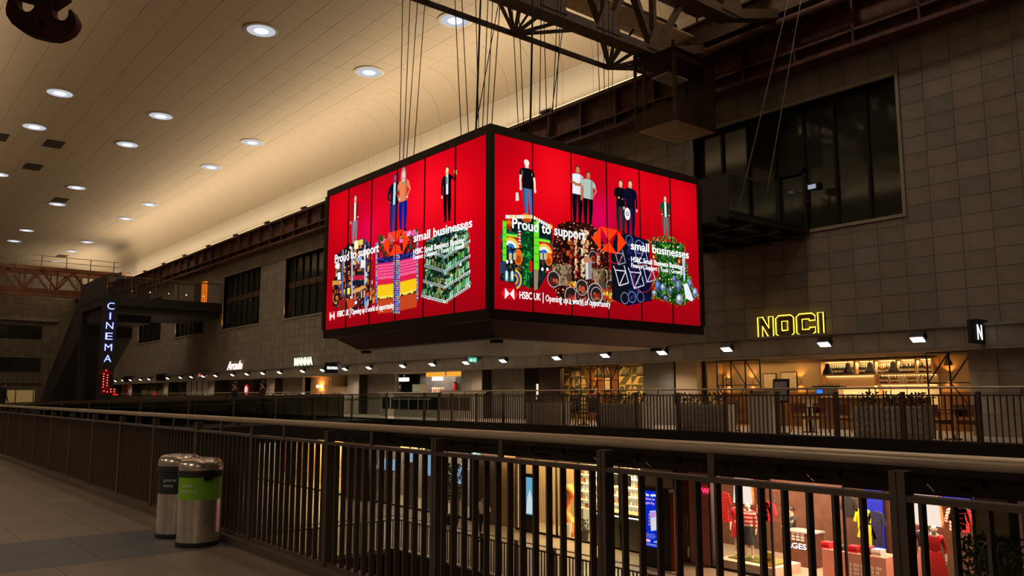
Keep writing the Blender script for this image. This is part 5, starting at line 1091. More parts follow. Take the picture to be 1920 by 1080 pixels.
for i in range(6):
    Y = 34.2+i*.2; t = thing('sauce_dispenser', 'white sauce dispenser with red mark on the kitchen counter, %s from the right' % ORD[i], 'dispenser', (23.6, Y, 1.68), 'sauce dispensers'); MB().lathe([(.07, 0), (.07, .18), (.03, .24), (.0, .25)], (23.6, Y, 1.68), 10).build('bottle', WHITEP, t, True); MB().box(23.515, 23.525, Y-.04, Y+.04, 1.74, 1.82).build('red_mark', mat('ext_red', (190, 20, 18)), t)
dsp = thing('display_fridge', 'small glass display fridge on the kitchen counter', 'fridge', (23.6, 36.5, 1.68)); MB().box(23.4, 23.8, 36.1, 36.8, 1.68, 2.1).build('cabinet', CHROME, dsp); MB().box(23.38, 23.4, 36.15, 36.75, 1.72, 2.06).build('glass_door', mat('fridge_lit', (150, 165, 150), .2), dsp)
tw_ = struct(MB().box(24.6, 24.8, 40.4, 43.6, FZ, 2.74).build('wall_tiled', MORTAR))
for i in range(4):
    for j in range(4): MB().box(24.56, 24.6, 40.4+i*.8+.005, 40.4+(i+1)*.8-.005, FZ+j*.58+.005, FZ+(j+1)*.58-.005).build('stone_tile', STONE[3], tw_)
# ---- plaster-walled counter shop, arcade front and the far units
mw = struct(MB().box(25.2, 25.3, 45.0, 52.5, FZ, 2.74).build('wall_plaster', mat('pink_plaster', (196, 166, 138), .8, 0, .06, 2)))
struct(MB().box(24.6, 24.8, 52.5, 55.7, FZ, 2.74).build('wall_stone_return', STONE[1])); MB().box(24.55, 24.6, yx(569, 24.6)-.2, yx(569, 24.6)+.2, 1.55, 1.75).build('small_display', emis('tiny_disp', (190, 200, 235), .8), mw)
ks = thing('serving_kiosk', 'pale serving counter with glass top right of the plaster wall', 'counter', (24.6, 46.3, FZ)); MB().box(24.4, 25.18, 45.1, 48.2, FZ, 2.05).build('body', BEIGE, ks); MB().box(24.42, 24.44, 45.1, 48.2, 2.1, 2.7).build('glass_top', GLASS, ks); MB().box(24.6, 24.7, 46.0, 46.6, 2.08, 2.18).build('red_tray', mat('ext_red', (190, 20, 18)), ks)
gl = thing('globe_wall_lamp', 'twin glowing globe wall lamp on the plaster wall', 'wall lamp', (25.15, yx(600, 25.1), 1.95))
for s_ in (-1, 1): MB().ball((25.05, yx(600, 25.1)+s_*.28, 2.12), .11, 12, 8).build('globe', emis('globe', (255, 214, 130), 4), gl, True)
MB().box(25.1, 25.2, yx(600, 25.1)-.3, yx(600, 25.1)+.3, 2.1, 2.14).build('arm', BLACKM, gl); lamp('POINT', (24.85, yx(600, 25.1), 2.12), 16*K_SHOP, (255, 170, 80), gl, size=.12)
pn = thing('pale_barrier', 'long pale low barrier in front of the plaster-walled shop', 'barrier', (23.0, 50, FZ)); MB().box(22.9, 23.1, 45.3, 55.5, 1.45, 1.6).build('rail', WHITEP, pn)
for i in range(40): MB().box(22.97, 23.03, 45.5+i*.25, 45.56+i*.25, FZ, 1.45).build('slat', WHITEP, pn)
aw = struct(MB().box(25.0, 25.2, 57.1, 67.6, FZ, 2.74).build('wall_arcade', mat('arcade_brown', (56, 40, 32), .7, 0, .2, 2))); MB().box(24.9, 25.0, 58.0, 61.6, 1.0, 2.6).build('dark_glazing', DGLASS, aw)
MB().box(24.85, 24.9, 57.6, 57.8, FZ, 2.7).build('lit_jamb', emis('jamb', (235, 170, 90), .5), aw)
t = thing('round_sign', 'round red and white lit sign in the arcade window', 'sign', (24.8, yx(461, 24.8), 1.7)); c = Vector((24.8, yx(461, 24.8), 1.95)); MB().cyl(c, c+Vector((.05, 0, 0)), .42, 24).build('red_ring', emis('ring_red', (190, 40, 30), .7), t); MB().cyl(c+Vector((.03, 0, .4)), Vector((24.83, c.y, 2.74)), .02, 6).build('rod', BLACKM, t); MB().cyl(c-Vector((.01, 0, 0)), c, .3, 24).build('white_disc', emis('disc_w', (240, 225, 215), .8), t)
for nm, lab, m, a, b, z0, z1 in (('wall_hoarding', 'white hoarding panel on the far upper walkway', mat('hoard', (176, 170, 164), .6), 69.0, 76.0, FZ, 2.74), ('wall_dark_glazing', 'dark glazed unit on the far upper walkway', DGLASS, 76.5, 90, FZ, 2.74), ('wall_red_unit', 'red lit unit near the cinema stairs', mat('red_unit', (120, 16, 14), .6), 93, 97.5, FZ, 2.74)):
    o = struct(MB().box(24.5, 24.7, a, b, z0, z1).build(nm, m), lab)
    for i in range(1, 5): MB().box(24.46, 24.5, a+i*(b-a)/5-.05, a+i*(b-a)/5+.05, z0, z1).build('joint_post', BLACKM, o)
t = thing('red_light_sculpture', 'small glowing red figure light near the cinema arrow', 'light', (22.5, 92.5, FZ)); MB().cyl((22.5, 92.5, FZ+.6), (22.5, 92.5, FZ+1.5), .25, 8, .1).cyl((22.5, 91.7, FZ+.9), (22.5, 91.7, FZ+1.3), .2, 8).build('glow', emis('red_glow', (255, 30, 40), 1.4), t); MB().cyl((22.5, 92.5, FZ), (22.5, 92.5, FZ+.6), .1, 8).build('stem', BLACKM, t)
# ================================================================== LOWER SHOPFRONTS
GX = 22.0; LT = -.78
def Y(px, X=GX): return yx(px, X, 950)
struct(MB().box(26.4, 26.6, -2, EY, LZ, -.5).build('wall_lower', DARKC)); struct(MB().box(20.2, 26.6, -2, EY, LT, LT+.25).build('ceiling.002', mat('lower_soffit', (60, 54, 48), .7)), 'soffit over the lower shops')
def bay(name, label, px0, px1, wallm, X=26.2, light=None, pow_=30):
    m_ = (GX+X)/2; a, b = Y(px1, m_), Y(px0, m_); o = struct(MB().box(X, X+.15, Y(px1, X)-.05, Y(px0, X)+.05, LZ, LT).build(name, wallm), label)
    if light: lamp('AREA', ((GX+X)/2, (a+b)/2, LT-.06), pow_*K_LOW, light, size=2.4, size_y=max(1, b-a), name='shop_ceiling_light')
    return o
def pier(px0, px1, m, X=GX, lab='stone pier between the lower shops'):
    a, b = Y(px1), Y(px0); o = struct(MB().box(X+.03, X+.6, a, b, LZ, LT).build('wall_pier', MORTAR), lab)
    for j in range(4): h_ = (LT-LZ)/4; MB().box(X, X+.03, a+.005, b-.005, LZ+j*h_+.005, LZ+(j+1)*h_-.005).build('stone_tile', m, o)
    return o
PINK = mat('pink_stone', (176, 120, 106), .7, 0, .1, 3)
pier(1206, 1262, STONE_L); pier(1292, 1330, PINK, lab='pink stone pier left of the fashion shop'); pier(1826, 1890, STONE[0], lab='stone pier right of the fashion shop'); pier(884, 930, STONE[1], lab='stone pier left of the tan-fronted shop'); pier(642, 688, STONE[0], lab='stone pier left of the jewellery windows')
d = struct(MB().box(GX+.1, GX+.2, Y(1292), Y(1262), LZ, LT-.1).build('door_2', mat('mahogany', (92, 34, 22), .35, 0, .2, 3)), 'red-brown timber door between the lower shops'); MB().cyl((GX+.04, Y(1287), -2.9), (GX+.04, Y(1287), -2.4), .02, 8).build('door_handle', CHROME, d); MB().box(GX+.08, GX+.1, Y(1288), Y(1284), LZ+.15, LZ+.5).build('vent_plate', CHROME, d)
def glazing(n_, label, px0, px1, nm=4, z1=LT-.25):
    a, b = Y(px1), Y(px0); w_ = struct(MB().box(GX-.03, GX+.05, a, b, z1, LT).build('window_%d' % n_, mat('front_bronze', (44, 36, 30), .5, .4)), label)
    for i in range(nm):
        MB().box(GX, GX+.012, a+i*(b-a)/nm+.03, a+(i+1)*(b-a)/nm-.03, LZ+.08, z1).build('pane', GLASS, w_)
    for i in range(nm+1): MB().box(GX-.03, GX+.04, a+i*(b-a)/nm-.03, a+i*(b-a)/nm+.03, LZ, z1).build('mullion', BLACKM, w_)
    MB().box(GX-.03, GX+.04, a, b, LZ, LZ+.08).build('sill', BLACKM, w_); return w_
# ---- fashion shop
bay('wall_fashion', 'dark timber back wall of the fashion shop', 1330, 1826, mat('dark_timber', (84, 52, 34), .6, 0, .25, 5), 25.9, (255, 214, 176), 95)
glazing(20, 'left display window of the fashion shop', 1332, 1446, 1); glazing(21, 'right display window of the fashion shop', 1700, 1824, 1); glazing(22, 'shopfront panes between door and right display', 1582, 1700, 1)
struct(MB().box(25.7, 25.78, Y(1655, 25.7), Y(1622, 25.7), LZ, LT).build('wall_blue', mat('blue_wall', (16, 30, 190), .5)), 'cobalt blue wall panel in the fashion shop'); MB().box(24.9, 24.96, Y(1830, 24.9), Y(1700, 24.9), -1.55, -.85).build('wall_blue', MATS['blue_wall'])['kind'] = 'structure'
RAY = emis('ray_red', (255, 70, 40), .5)
def rays(label, px, pz, X, n, r0, r1, pxs):
    t = thing('ray_backdrop', label, 'display backdrop', (X, Y(px, X), LZ), 'sunburst display backdrops'); c = Vector((X, Y(px, X), pz)); mb = None
    for k in range(n):
        a = math.pi*2*k/n; e = Vector((0, math.cos(a), math.sin(a))); L = r1*(1 if k % 2 else .8); q = c+e*L
        if q.z > LT-.02: L = min(L, (LT-.02-c.z)/max(e.z, .01))
        if q.z < LZ+.3: L = min(L, (c.z-LZ-.3)/max(-e.z, .01))
        MB().cyl(c+e*r0, c+e*L, .011, 5).build('ray_rod', RAY, t)
    MB().prism([(-.42, -.4), (.36, -.4), (.28, .5), (-.34, .5)], c+Vector((.06, 0, .1)), (0, -1, 0), (0, 0, 1), (.06, 0, 0)).build('light_panel', emis('display_panel', (255, 226, 214), 1.5), t)
    MB().prism([(.36, -.42), (.42, -.42), (.34, .52), (.28, .52)], c+Vector((.03, 0, .1)), (0, -1, 0), (0, 0, 1), (.06, 0, 0)).build('panel_edge', WOOD, t)
rays('red sunburst rods and glowing panel in the left fashion window', 1393, -1.75, 23.6, 44, .45, 1.5, None); rays('red sunburst rods and glowing panel in the right fashion window', 1738, -1.75, 23.6, 44, .45, 1.15, None)
lamp('AREA', (22.7, Y(1400, 22.7), LT-.05), 36*K_LOW*.6, (255, 190, 160), size=1, size_y=1.6, name='window_spotlights'); lamp('AREA', (22.7, Y(1750, 22.7), LT-.05), 36*K_LOW*.6, (255, 190, 160), size=1, size_y=1.6, name='window_spotlights')
for nm, a, b in (('left', 1340, 1446), ('right', 1702, 1822)):
    t = thing('display_plinth', 'low pale plinth with moss in the %s fashion window' % nm, 'plinth', (22.8, Y((a+b)/2, 22.8), LZ)); MB().box(22.15, 23.6, Y(b, 22.15), Y(a, 22.15), LZ, LZ+.28).build('base', mat('plinth_pale', (214, 180, 160), .6), t); MB().box(22.5, 23.4, Y(b, 22.15)+.2, Y(a, 22.15)-.2, LZ+.28, LZ+.32).build('moss', mat('moss', (96, 100, 30), .9, 0, .4, 20, .5), t)
tag(MB().prism([(-.16, 0), (.16, 0), (.16, .42), (-.16, .42)], (22.3, Y(1440, 22.3), LZ+.28), (0, -1, 0), (0, 0, 1), (.02, 0, 0)).build('sale_card', mat('yellow_card', (236, 206, 40), .5)), 'yellow price card reading 40 on the left window plinth', 'card'); text('40', 'lettering', BLACKM, COL.objects[-1], (22.29, Y(1440, 22.3)+.1, LZ+.42), (0, -1, 0), (0, 0, 1), .2, .13, .003)
for i, (px, z, w_, s_) in enumerate(((1329, -1.62, .28, 'LV'), (1656, -.98, .42, 'SST'))):
    t = thing('neon_sign', 'small red neon script in the fashion shop, %s one' % ('left' if i == 0 else 'right'), 'sign', (21.95, Y(px), z), 'red neon scripts'); MB().tube([(21.92, Y(px)+.2-w_*q/12, z+.1+.09*math.sin(q*1.7)) for q in range(13)], .013, 6).build('neon_tube', emis('neon_red', (255, 40, 90), 2.5), t)
cd_ = thing('till_counter', 'wooden till counter with white letters inside the fashion shop', 'counter', (24.6, Y(1490, 24.6), LZ)); MB().box(24.3, 24.9, Y(1522, 24.3), Y(1468, 24.3), LZ, -2.85).build('body', mat('dark_timber', (84, 52, 34)), cd_); MB().box(24.25, 24.95, Y(1524, 24.3), Y(1466, 24.3), -2.85, -2.8).build('top', mat('till_top', (150, 150, 150), .3), cd_); text('AGES', 'lettering', WHITEE, cd_, (24.29, Y(1470, 24.3), -3.35), (0, -1, 0), (0, 0, 1), .75, .17, .004, .02)
for r_ in range(3):
    for c_ in range(4): MB().box(24.285, 24.3, Y(1474, 24.3)-c_*.16-.12, Y(1474, 24.3)-c_*.16, -3.1+r_*.09-.0, -3.1+r_*.09+.06).build('tile_mark', mat('tile_mark', (190, 190, 186), .4), cd_)
for i, (a, b, z) in enumerate(((1478, 1544, -.98), (1482, 1541, -1.45))): tag(MB().box(24.2, 24.26, Y(b, 24.2), Y(a, 24.2), z, z+.14).build('linear_light', emis('strip_white', (240, 246, 255), 1.3)), 'long white light panel over the fashion shop till, %s one' % ('upper', 'lower')[i], 'light panel', 'white panels over the till')
bl = thing('bulb_string', 'string of warm bulbs over the fashion shop till', 'light string', (24, Y(1500, 24), -1.35)); 
for i in range(22): MB().ball((24.0, Y(1462, 24)-i*.085, -1.33), .025, 6, 4).build('bulb', emis('bulb_warm', (255, 196, 90), 3), bl)
gt = thing('display_table', 'pink display table with folded clothes in the fashion shop', 'table', (23.4, Y(1600, 23.4), LZ)); MB().box(23.1, 23.9, Y(1655, 23.1), Y(1537, 23.1), LZ+.1, -3.0).build('body', mat('pink_table', (206, 142, 126), .5), gt); MB().box(23.2, 23.8, Y(1652, 23.1), Y(1540, 23.1), LZ, LZ+.1).build('recess', BLACKM, gt)
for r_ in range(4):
    for c_ in range(9-r_ % 2): MB().box(23.085, 23.1, Y(1588, 23.1)-c_*.11-.04-.05*(c_ % 2), Y(1588, 23.1)-c_*.11, -3.36-r_*.11, -3.28-r_*.11).build('print_mark', mat('white_print', (226, 220, 214), .5), gt)  # rows of small white print marks on the table front
fold = MB().box(-.16, .16, -.14, .14, 0, .045).mesh('folded_garment')
for i, (px, n, cs) in enumerate(((1548, 4, 'red'), (1572, 3, 'black'), (1598, 4, 'red'), (1622, 5, 'patterned'), (1642, 4, 'white'))):
    for k in range(n):
        o = link('folded_garment', MB().box(-.16, .16, -.14, .14, 0, .042).mesh('folded_garment'), None, (23.35+.02*(k % 2), Y(px, 23.35), -3.0+k*.045)); o.data.materials.append(mat('fold_'+cs, {'red': (190, 20, 36), 'black': (24, 22, 24), 'patterned': (150, 60, 70), 'white': (220, 214, 210)}[cs], .8, 0, .4 if cs == 'patterned' else .1, 40))
        tag(o, '%s folded garment, %s up in the %s pile on the pink table' % (cs, ORD[k], ORD[i]), 'clothing', 'folded clothes on the pink table')
# hanging clothes
def garment(label, X, Yc, z, m, w=.42, h=.75):
    o = MB().prism([(-.06, 0), (-.2*w/.42, -.06), (-.3*w/.42, -.4), (-.22*w/.42, -.42), (-.15*w/.42, -.16), (-.16*w/.42, -h), (.16*w/.42, -h), (.15*w/.42, -.16), (.22*w/.42, -.42), (.3*w/.42, -.4), (.2*w/.42, -.06), (.06, 0)], (X, Yc, z), (0, -1, 0), (0, 0, 1), (.07, 0, 0)).build('hanging_garment', m); return tag(o, label, 'clothing', 'clothes hanging in the fashion shop')
GM = [mat('g_red', (180, 24, 34), .8), mat('g_black', (30, 24, 28), .8), mat('g_pink', (220, 150, 150), .8), mat('g_cream', (220, 206, 190), .8, 0, .3, 30), mat('g_yellow', (226, 214, 30), .6), mat('g_navy', (26, 30, 70), .8)]
for i, (px, z, g_, lb) in enumerate(((1357, -1.75, 0, 'dark red coat hanging at the left of the left fashion window'), (1431, -1.9, 2, 'pale pink top hanging right of the striped mannequin'), (1440, -1.9, 0, 'red top hanging at the right edge of the left fashion window'), (1591, -1.55, 1, 'dark bag-like garment hanging over the shelf'), (1616, -1.85, 4, 'bright yellow top on the blue wall rail'), (1622, -2.3, 4, 'yellow shorts on the lower blue wall rail'), (1641, -1.9, 5, 'navy dress on the blue wall'), (1789, -1.5, 3, 'cream patterned top in the right fashion window'), (1804, -1.5, 0, 'red patterned top at the right edge of the right fashion window'), (1797, -1.45, 1, 'black patterned top in the right fashion window'), (1700, -1.7, 2, 'pink long top beside the red dress'))):
    garment(lb, 24.2 if 1500 < px < 1660 else 23.75, Y(px, 24.2 if 1500 < px < 1660 else 23.75), z, GM[g_], .42, 1.0 if 'coat' in lb or 'dress' in lb else .62)
# ---- cosmetics shop
bay('wall_cosmetics', 'bright back wall of the cosmetics shop', 1085, 1200, mat('cos_wall', (235, 214, 180), .6), 24.2, (255, 216, 160), 120); glazing(23, 'cosmetics shop window', 1085, 1204, 3)
su = thing('product_shelving', 'bright shelving packed with products in the cosmetics shop', 'shelf', (24, Y(1145, 24), LZ)); ya, yb = Y(1203, 23.9), Y(1086, 23.9)
for k in range(7): MB().box(23.7, 24.15, ya, yb, -3.0+k*.33, -2.97+k*.33).build('shelf_board', WHITEP, su)
MB().box(24.12, 24.18, ya, yb, LZ, LT).build('lit_back', emis('cos_back', (255, 226, 176), .9), su)
pmeshes = []
for c_, nm in (((214, 150, 90), 'gold'), ((240, 236, 230), 'white'), ((150, 90, 60), 'brown'), ((190, 210, 230), 'pale blue'), ((230, 190, 120), 'cream')):
    a = MB().box(-.04, .04, -.05, .05, 0, .17).mesh('product_box'); a.materials.append(mat('prod_'+nm, c_, .4)); b = MB().lathe([(.045, 0), (.045, .11), (.02, .14), (.02, .2), (0, .2)], (0, 0, 0), 10).mesh('product_jar', True); b.materials.append(mat('prod_'+nm, c_)); pmeshes += [('product_box', nm+' carton', a), ('product_jar', nm+' pump bottle', b)]
for k in range(7):
    for i in range(18):
        n_, l_, m_ = random.choice(pmeshes); o = link(n_, m_, None, (23.82+random.uniform(0, .1), yb-.1-i*(yb-ya-.2)/17, -2.97+k*.33)); tag(o, '%s, cosmetics shelf %s from below, %s from left' % (l_, ORD[k], ORD[i]), 'product', 'products on the cosmetics shelves')
bc_ = thing('cosmetics_counter', 'dark counter with a glowing white line in the cosmetics shop', 'counter', (22.7, Y(1160, 22.7), LZ)); MB().box(22.4, 23.0, Y(1202, 22.4), Y(1118, 22.4), LZ, -2.75).build('body', mat('counter_dark', (52, 38, 28), .4), bc_); MB().box(22.38, 22.4, Y(1201, 22.4), Y(1119, 22.4), -2.86, -2.82).build('light_line', emis('line_white', (255, 255, 250), 3), bc_); MB().box(22.35, 23.05, Y(1203, 22.4), Y(1117, 22.4), -2.75, -2.7).build('top', WOOD, bc_)
for i, (a, b) in enumerate(((1086, 1118), (1152, 1200))): tag(MB().box(22.3, 22.7, Y(b, 22.4), Y(a, 22.4), -1.0, -.93).build('linear_light', emis('cos_lamp', (235, 245, 255), 2.2)), 'white ceiling light panel in the cosmetics shop, %s one' % ('left', 'right')[i], 'light panel', 'cosmetics shop ceiling panels')
for i, px in enumerate((1155, 1175)): tag(MB().box(22.5, 22.55, Y(px, 22.5)-.2, Y(px, 22.5)+.2, -1.75, -1.35).build('hanging_screen', BLACKM), 'small black hanging screen in the cosmetics shop, %s one' % ('left', 'right')[i], 'screen', 'hanging screens')
shrub('dark potted bush on the cosmetics shop floor', (22.4, Y(1094, 22.4), LZ+.35), .22, .4, 120, 'plant', .08, None); tag(MB().lathe([(.18, 0), (.22, .36), (.19, .36), (.17, .3)], (22.4, Y(1094, 22.4), LZ), 16).build('plant_pot', BLACKM), 'black plant pot under the bush at the cosmetics shop', 'pot')
# ---- tan-fronted shop with poster, curving orange stand and bucket
bay('wall_tan', 'tan stone wall of the shop with the blue poster', 930, 1085, BEIGE, 24.0, (255, 208, 150), 26); glazing(24, 'dark shopfront left of the cosmetics shop', 968, 1085, 3)
tp = struct(MB().box(GX+.2, GX+.3, Y(966), Y(930), LZ, LT-.1).build('wall_tan_panels', MORTAR), 'tan stone panels beside the blue poster')
for i in range(2):
    for j in range(4): MB().box(GX+.16, GX+.2, Y(966)+i*(Y(930)-Y(966))/2+.01, Y(966)+(i+1)*(Y(930)-Y(966))/2-.01, LZ+j*.75, LZ+(j+1)*.75-.015).build('stone_panel', BEIGE, tp)
po = thing('poster_screen', 'tall lit poster screen with pale blue ice picture', 'poster', (21.9, Y(994), LZ)); MB().box(21.9, 21.98, Y(1011), Y(983), LZ, -1.6).build('case', BLACKM, po); MB().box(21.88, 21.9, Y(1009), Y(985), -3.2, -1.75).build('picture', emis('poster_blue', (120, 190, 220), .7), po)
MB().prism([(-.2, 0), (.2, 0), (.22, .5), (.02, .95), (-.12, .6)], (21.875, Y(997), -3.15), (0, -1, 0), (0, 0, 1), (.004, 0, 0)).build('ice_shape', emis('poster_ice', (215, 236, 245), .8), po)
os_ = thing('display_stand', 'curving orange display stand with bottles in the dark shopfront', 'display stand', (22.6, Y(1066, 22.6), LZ)); c = Vector((22.6, Y(1066, 22.6), LZ)); MB().tube([c+Vector((0, -.2, .0)), c+Vector((0, -.2, .5)), c+Vector((0, .1, .8)), c+Vector((0, .15, 1.2)), c+Vector((0, -.15, 1.6)), c+Vector((0, .0, 1.9))], [.2, .2, .17, .16, .2, .22], 10).build('curved_body', mat('orange_stand', (214, 110, 40), .5), os_, True)
bk = thing('bucket', 'white paper bucket with handle in front of the orange stand', 'bucket', (22.2, Y(1063, 22.2), LZ)); MB().lathe([(.15, 0), (.2, .5), (.19, .5), (.14, .02)], (22.2, Y(1063, 22.2), LZ+.05), 18).build('body', WHITEP, bk, True); MB().tube([(22.2, Y(1063, 22.2)-.2, LZ+.4), (22.2, Y(1063, 22.2)-.32, LZ+.3), (22.2, Y(1063, 22.2)-.2, LZ+.15)], .015, 6).build('handle', WHITEP, bk)
exit_sign('green exit sign on the stone pier left of the tan-fronted shop', 21.3, Y(887, 21.4), -1.05, .5, .25)
# ---- digital kiosk on the concourse
kx = 20.6; ya, yb = Y(1243, kx), Y(1206, kx); kk = thing('advert_kiosk', 'freestanding digital kiosk with a blue phone payment advert', 'kiosk', (kx, (ya+yb)/2, LZ)); z1 = at(1225, 921, X=kx).z; z0 = at(1225, 1026, X=kx).z
MB().box(kx, kx+.3, ya-.25, yb+.04, LZ, z1+.1).build('case', BLACKM, kk); s_ = MB().box(kx-.01, kx, ya, yb, z0, z1).build('screen', emis('kiosk_blue', (8, 44, 205), .9), kk); MB().box(kx+.02, kx+.3, ya-.42, ya-.25, LZ, z1).build('red_side', mat('kiosk_red', (120, 40, 20), .5), kk)
w_ = yb-ya; hh = z1-z0
for tx, a, h_, m_ in (('Tap, split, c', .0, .075, WHITEE), ('Klarna on', .075, .075, emis('lilac', (226, 180, 255), 1)), ('Apple Pay.', .15, .075, emis('lilac', (226, 180, 255), 1))): text(tx, 'lettering', m_, s_, (kx-.016, yb-.06*w_, z1-hh*(.09+a)), (0, -1, 0), (0, 0, 1), w_*(.78 if a == 0 else .55), hh*.045, .002, .01)
MB().prism([(-.13, -.36), (.13, -.3), (.08, .3), (-.17, .26)], (kx-.014, (ya+yb)/2-.05*w_, (z0+z1)/2-.02), (0, -1, 0), (0, 0, 1), (.003, 0, 0)).build('phone_picture', emis('phone', (226, 226, 240), .9), s_); MB().prism([(-.16, .04), (.08, .1), (.06, .27), (-.15, .23)], (kx-.018, (ya+yb)/2-.05*w_, (z0+z1)/2-.02), (0, -1, 0), (0, 0, 1), (.003, 0, 0)).build('phone_screen', emis('phone_l', (196, 150, 230), .9), s_)
for k in range(4): MB().prism([(-.05, -.03), (.05, -.03), (.05, .03), (-.05, .03)], (kx-.016, (ya+yb)/2+.16*w_, (z0+z1)/2+.12-k*.1), (0, -1, 0), (0, 0, 1), (.003, 0, 0)).build('finger_picture', emis('finger', (200, 150, 150), .7), s_)
for k, (ln, zz) in enumerate(((.52, .78), (.56, .81), (.5, .84), (.8, .955), (.6, .975))): MB().box(kx-.016, kx-.012, yb-(.06+ln)*w_, yb-.06*w_, z1-hh*zz, z1-hh*(zz-.009)).build('fine_print_line', emis('fine_print', (150, 165, 235), .9), s_)
MB().box(kx-.016, kx-.012, yb-.34*w_, yb-.08*w_, z0+hh*.08, z0+hh*.13).build('logo_pill', emis('pill', (255, 170, 220), 1), s_); text('Pay', 'lettering', WHITEE, s_, (kx-.016, yb-.62*w_, z0+hh*.085), (0, -1, 0), (0, 0, 1), w_*.2, hh*.035, .002, .01); MB().lathe([(.0, -.02), (.02, 0), (.0, .02)], (kx-.014, yb-.55*w_, z0+hh*.1), 8).build('logo_mark', WHITEE, s_)
# ---- jewellery windows and shops further left
bay('wall_jewellery', 'grey back wall behind the jewellery windows', 688, 884, mat('jew_grey', (120, 112, 104), .6), 24.6, (255, 226, 196), 42); glazing(25, 'jewellery shopfront glazing', 690, 882, 5)
for i, (a, b, z0_, z1_) in enumerate(((704, 718, -2.3, -1.75), (721, 733, -2.3, -1.75), (760, 772, -1.75, -1.3), (797, 806, -2.3, -1.3), (840, 858, -2.5, -1.7))):
    t = thing('display_case', 'lit pale blue jewellery display case, %s from the left' % ORD[i], 'display case', (22.4, Y((a+b)/2, 22.4), z0_), 'jewellery display cases'); MB().box(22.5, 22.6, Y(b, 22.4), Y(a, 22.4), z0_, z1_).build('lit_back', emis('jew_blue', (150, 190, 225), .9), t); MB().box(22.2, 22.6, Y(b, 22.4), Y(a, 22.4), z0_-.06, z0_).build('tray', BLACKM, t); MB().box(22.5, 22.6, Y(b, 22.4)+.03, Y(a, 22.4)-.03, LZ, z0_-.06).build('pedestal', mat('jew_grey', (120, 112, 104)), t)
    for k in range(4): MB().cyl((22.35, Y(b, 22.4)+.1+k*.18, z0_), (22.35, Y(b, 22.4)+.1+k*.18, z0_+.12+.1*(k % 2)), .04, 8, .02).build('jewellery_bust', WHITEP, t)
t = thing('letter_sign', 'gold letters over the jewellery shop door, partly hidden by the railing', 'sign', (21.9, Y(775), -.95)); text('IX', 'letters', emis('gold_letters', (255, 220, 130), 1.2), t, (21.9, Y(790), -1.12), (0, -1, 0), (0, 0, 1), Y(790)-Y(801), .24, .03, .02)
MB().box(21.9, 21.93, Y(768), Y(752), -1.06, -.98).build('letters_edge', MATS['gold_letters'], t); MB().box(21.9, 21.93, Y(784), Y(772), -1.06, -.94).build('letters_edge', MATS['gold_letters'], t)
t = thing('letter_sign', 'small white letters on the pier beside the jewellery shop', 'sign', (21.9, Y(880), -1.6)); text('ERA', 'letters', WHITEE, t, (21.9, Y(868), -1.62), (0, -1, 0), (0, 0, 1), .4, .14, .02, .02); MB().box(21.9, 21.92, Y(868)-.5, Y(868), -1.72, -1.69).build('underline', WHITEE, t)
bay('wall_yellow', 'warm yellow lit shop back wall', 560, 642, mat('yel_wall', (230, 200, 140), .6), 24.8, (255, 214, 140), 70); glazing(26, 'yellow lit shop window', 520, 642, 5); bay('wall_far_lower', 'white lit back wall of the far lower shop', 420, 520, mat('far_wall', (200, 196, 190), .6), 24.8, (255, 226, 200), 55); glazing(27, 'far lower shop window', 400, 520, 4)
for i, (px, c_) in enumerate(((532, (200, 60, 90)), (541, (235, 200, 30)), (551, (225, 220, 200)), (590, (220, 150, 80)), (602, (235, 205, 140)), (632, (240, 220, 160)), (436, (200, 40, 36)), (462, (230, 220, 210)))):
    tag(MB().box(23.6, 23.7, Y(px, 23.6)-.35, Y(px, 23.6)+.35, LZ+.6, LT-.5).build('colour_board', mat('panel_%d' % i, c_, .6)), 'tall %s display panel in the lower shop windows' % ['rose', 'bright yellow', 'cream', 'tan', 'pale gold', 'ivory', 'red', 'off-white'][i], 'display panel', 'tall display panels')
# potted trees on the concourse
def tree(label, px, X, h, r, n):
    c = (X, Y(px, X), LZ+.45); shrub(label, c, r, h, n, 'tree', .13, None, .55); tag(MB().lathe([(.24, 0), (.32, .45), (.28, .45), (.25, .38)], (X, Y(px, X), LZ), 18).build('plant_pot', BLACKM), 'black pot of the %s' % label, 'pot')
tree('bushy dark tree right of the fashion shop', 1858, 20.6, 1.2, .62, 1100); tree('dark tree in front of the jewellery shop', 848, 20.6, 1.5, .5, 500)
# canopy tie rods under the walkway edge
for i, px in enumerate((565, 640, 700, 1100, 1195, 1500, 1725)):
    a = Y(px, 19.6); tag(MB().cyl((19.6, a, -.3), (20.15, a-.1, -.72), .014, 6).build('tie_rod', CHROME), 'thin steel tie rod under the walkway edge, %s from the left' % ORD[i], 'rod', 'tie rods under the walkway')
for i in range(9): tag(MB().prism([(0, 0), (.14, 0), (2.1, -.42), (2.1, -.48), (.0, -.3)], (19.6, 8.2+i*3.6, -.3), (1, 0, 0), (0, 0, 1), (0, .08, 0)).build('canopy_bracket', BLACKM), 'black tapering bracket under the walkway edge, %s from the right' % ORD[i], 'bracket', 'brackets under the walkway')
# lit glass seen at the bottom of the void
t = thing('basement_showcase', 'row of pale glass panels lit at the bottom of the void', 'glass case', (13.5, 24.5, -8.2))
for i in range(6): MB().box(9.0+i*1.1, 9.0+i*1.1+1.0, 24.4, 24.45, -8.0, -5.6).build('glass_panel', emis('base_glass', (96, 116, 112), .35), t); MB().box(9.0+i*1.1+1.0, 9.0+i*1.1+1.1, 24.35, 24.5, -8.2, -5.5).build('post', BLACKM, t)
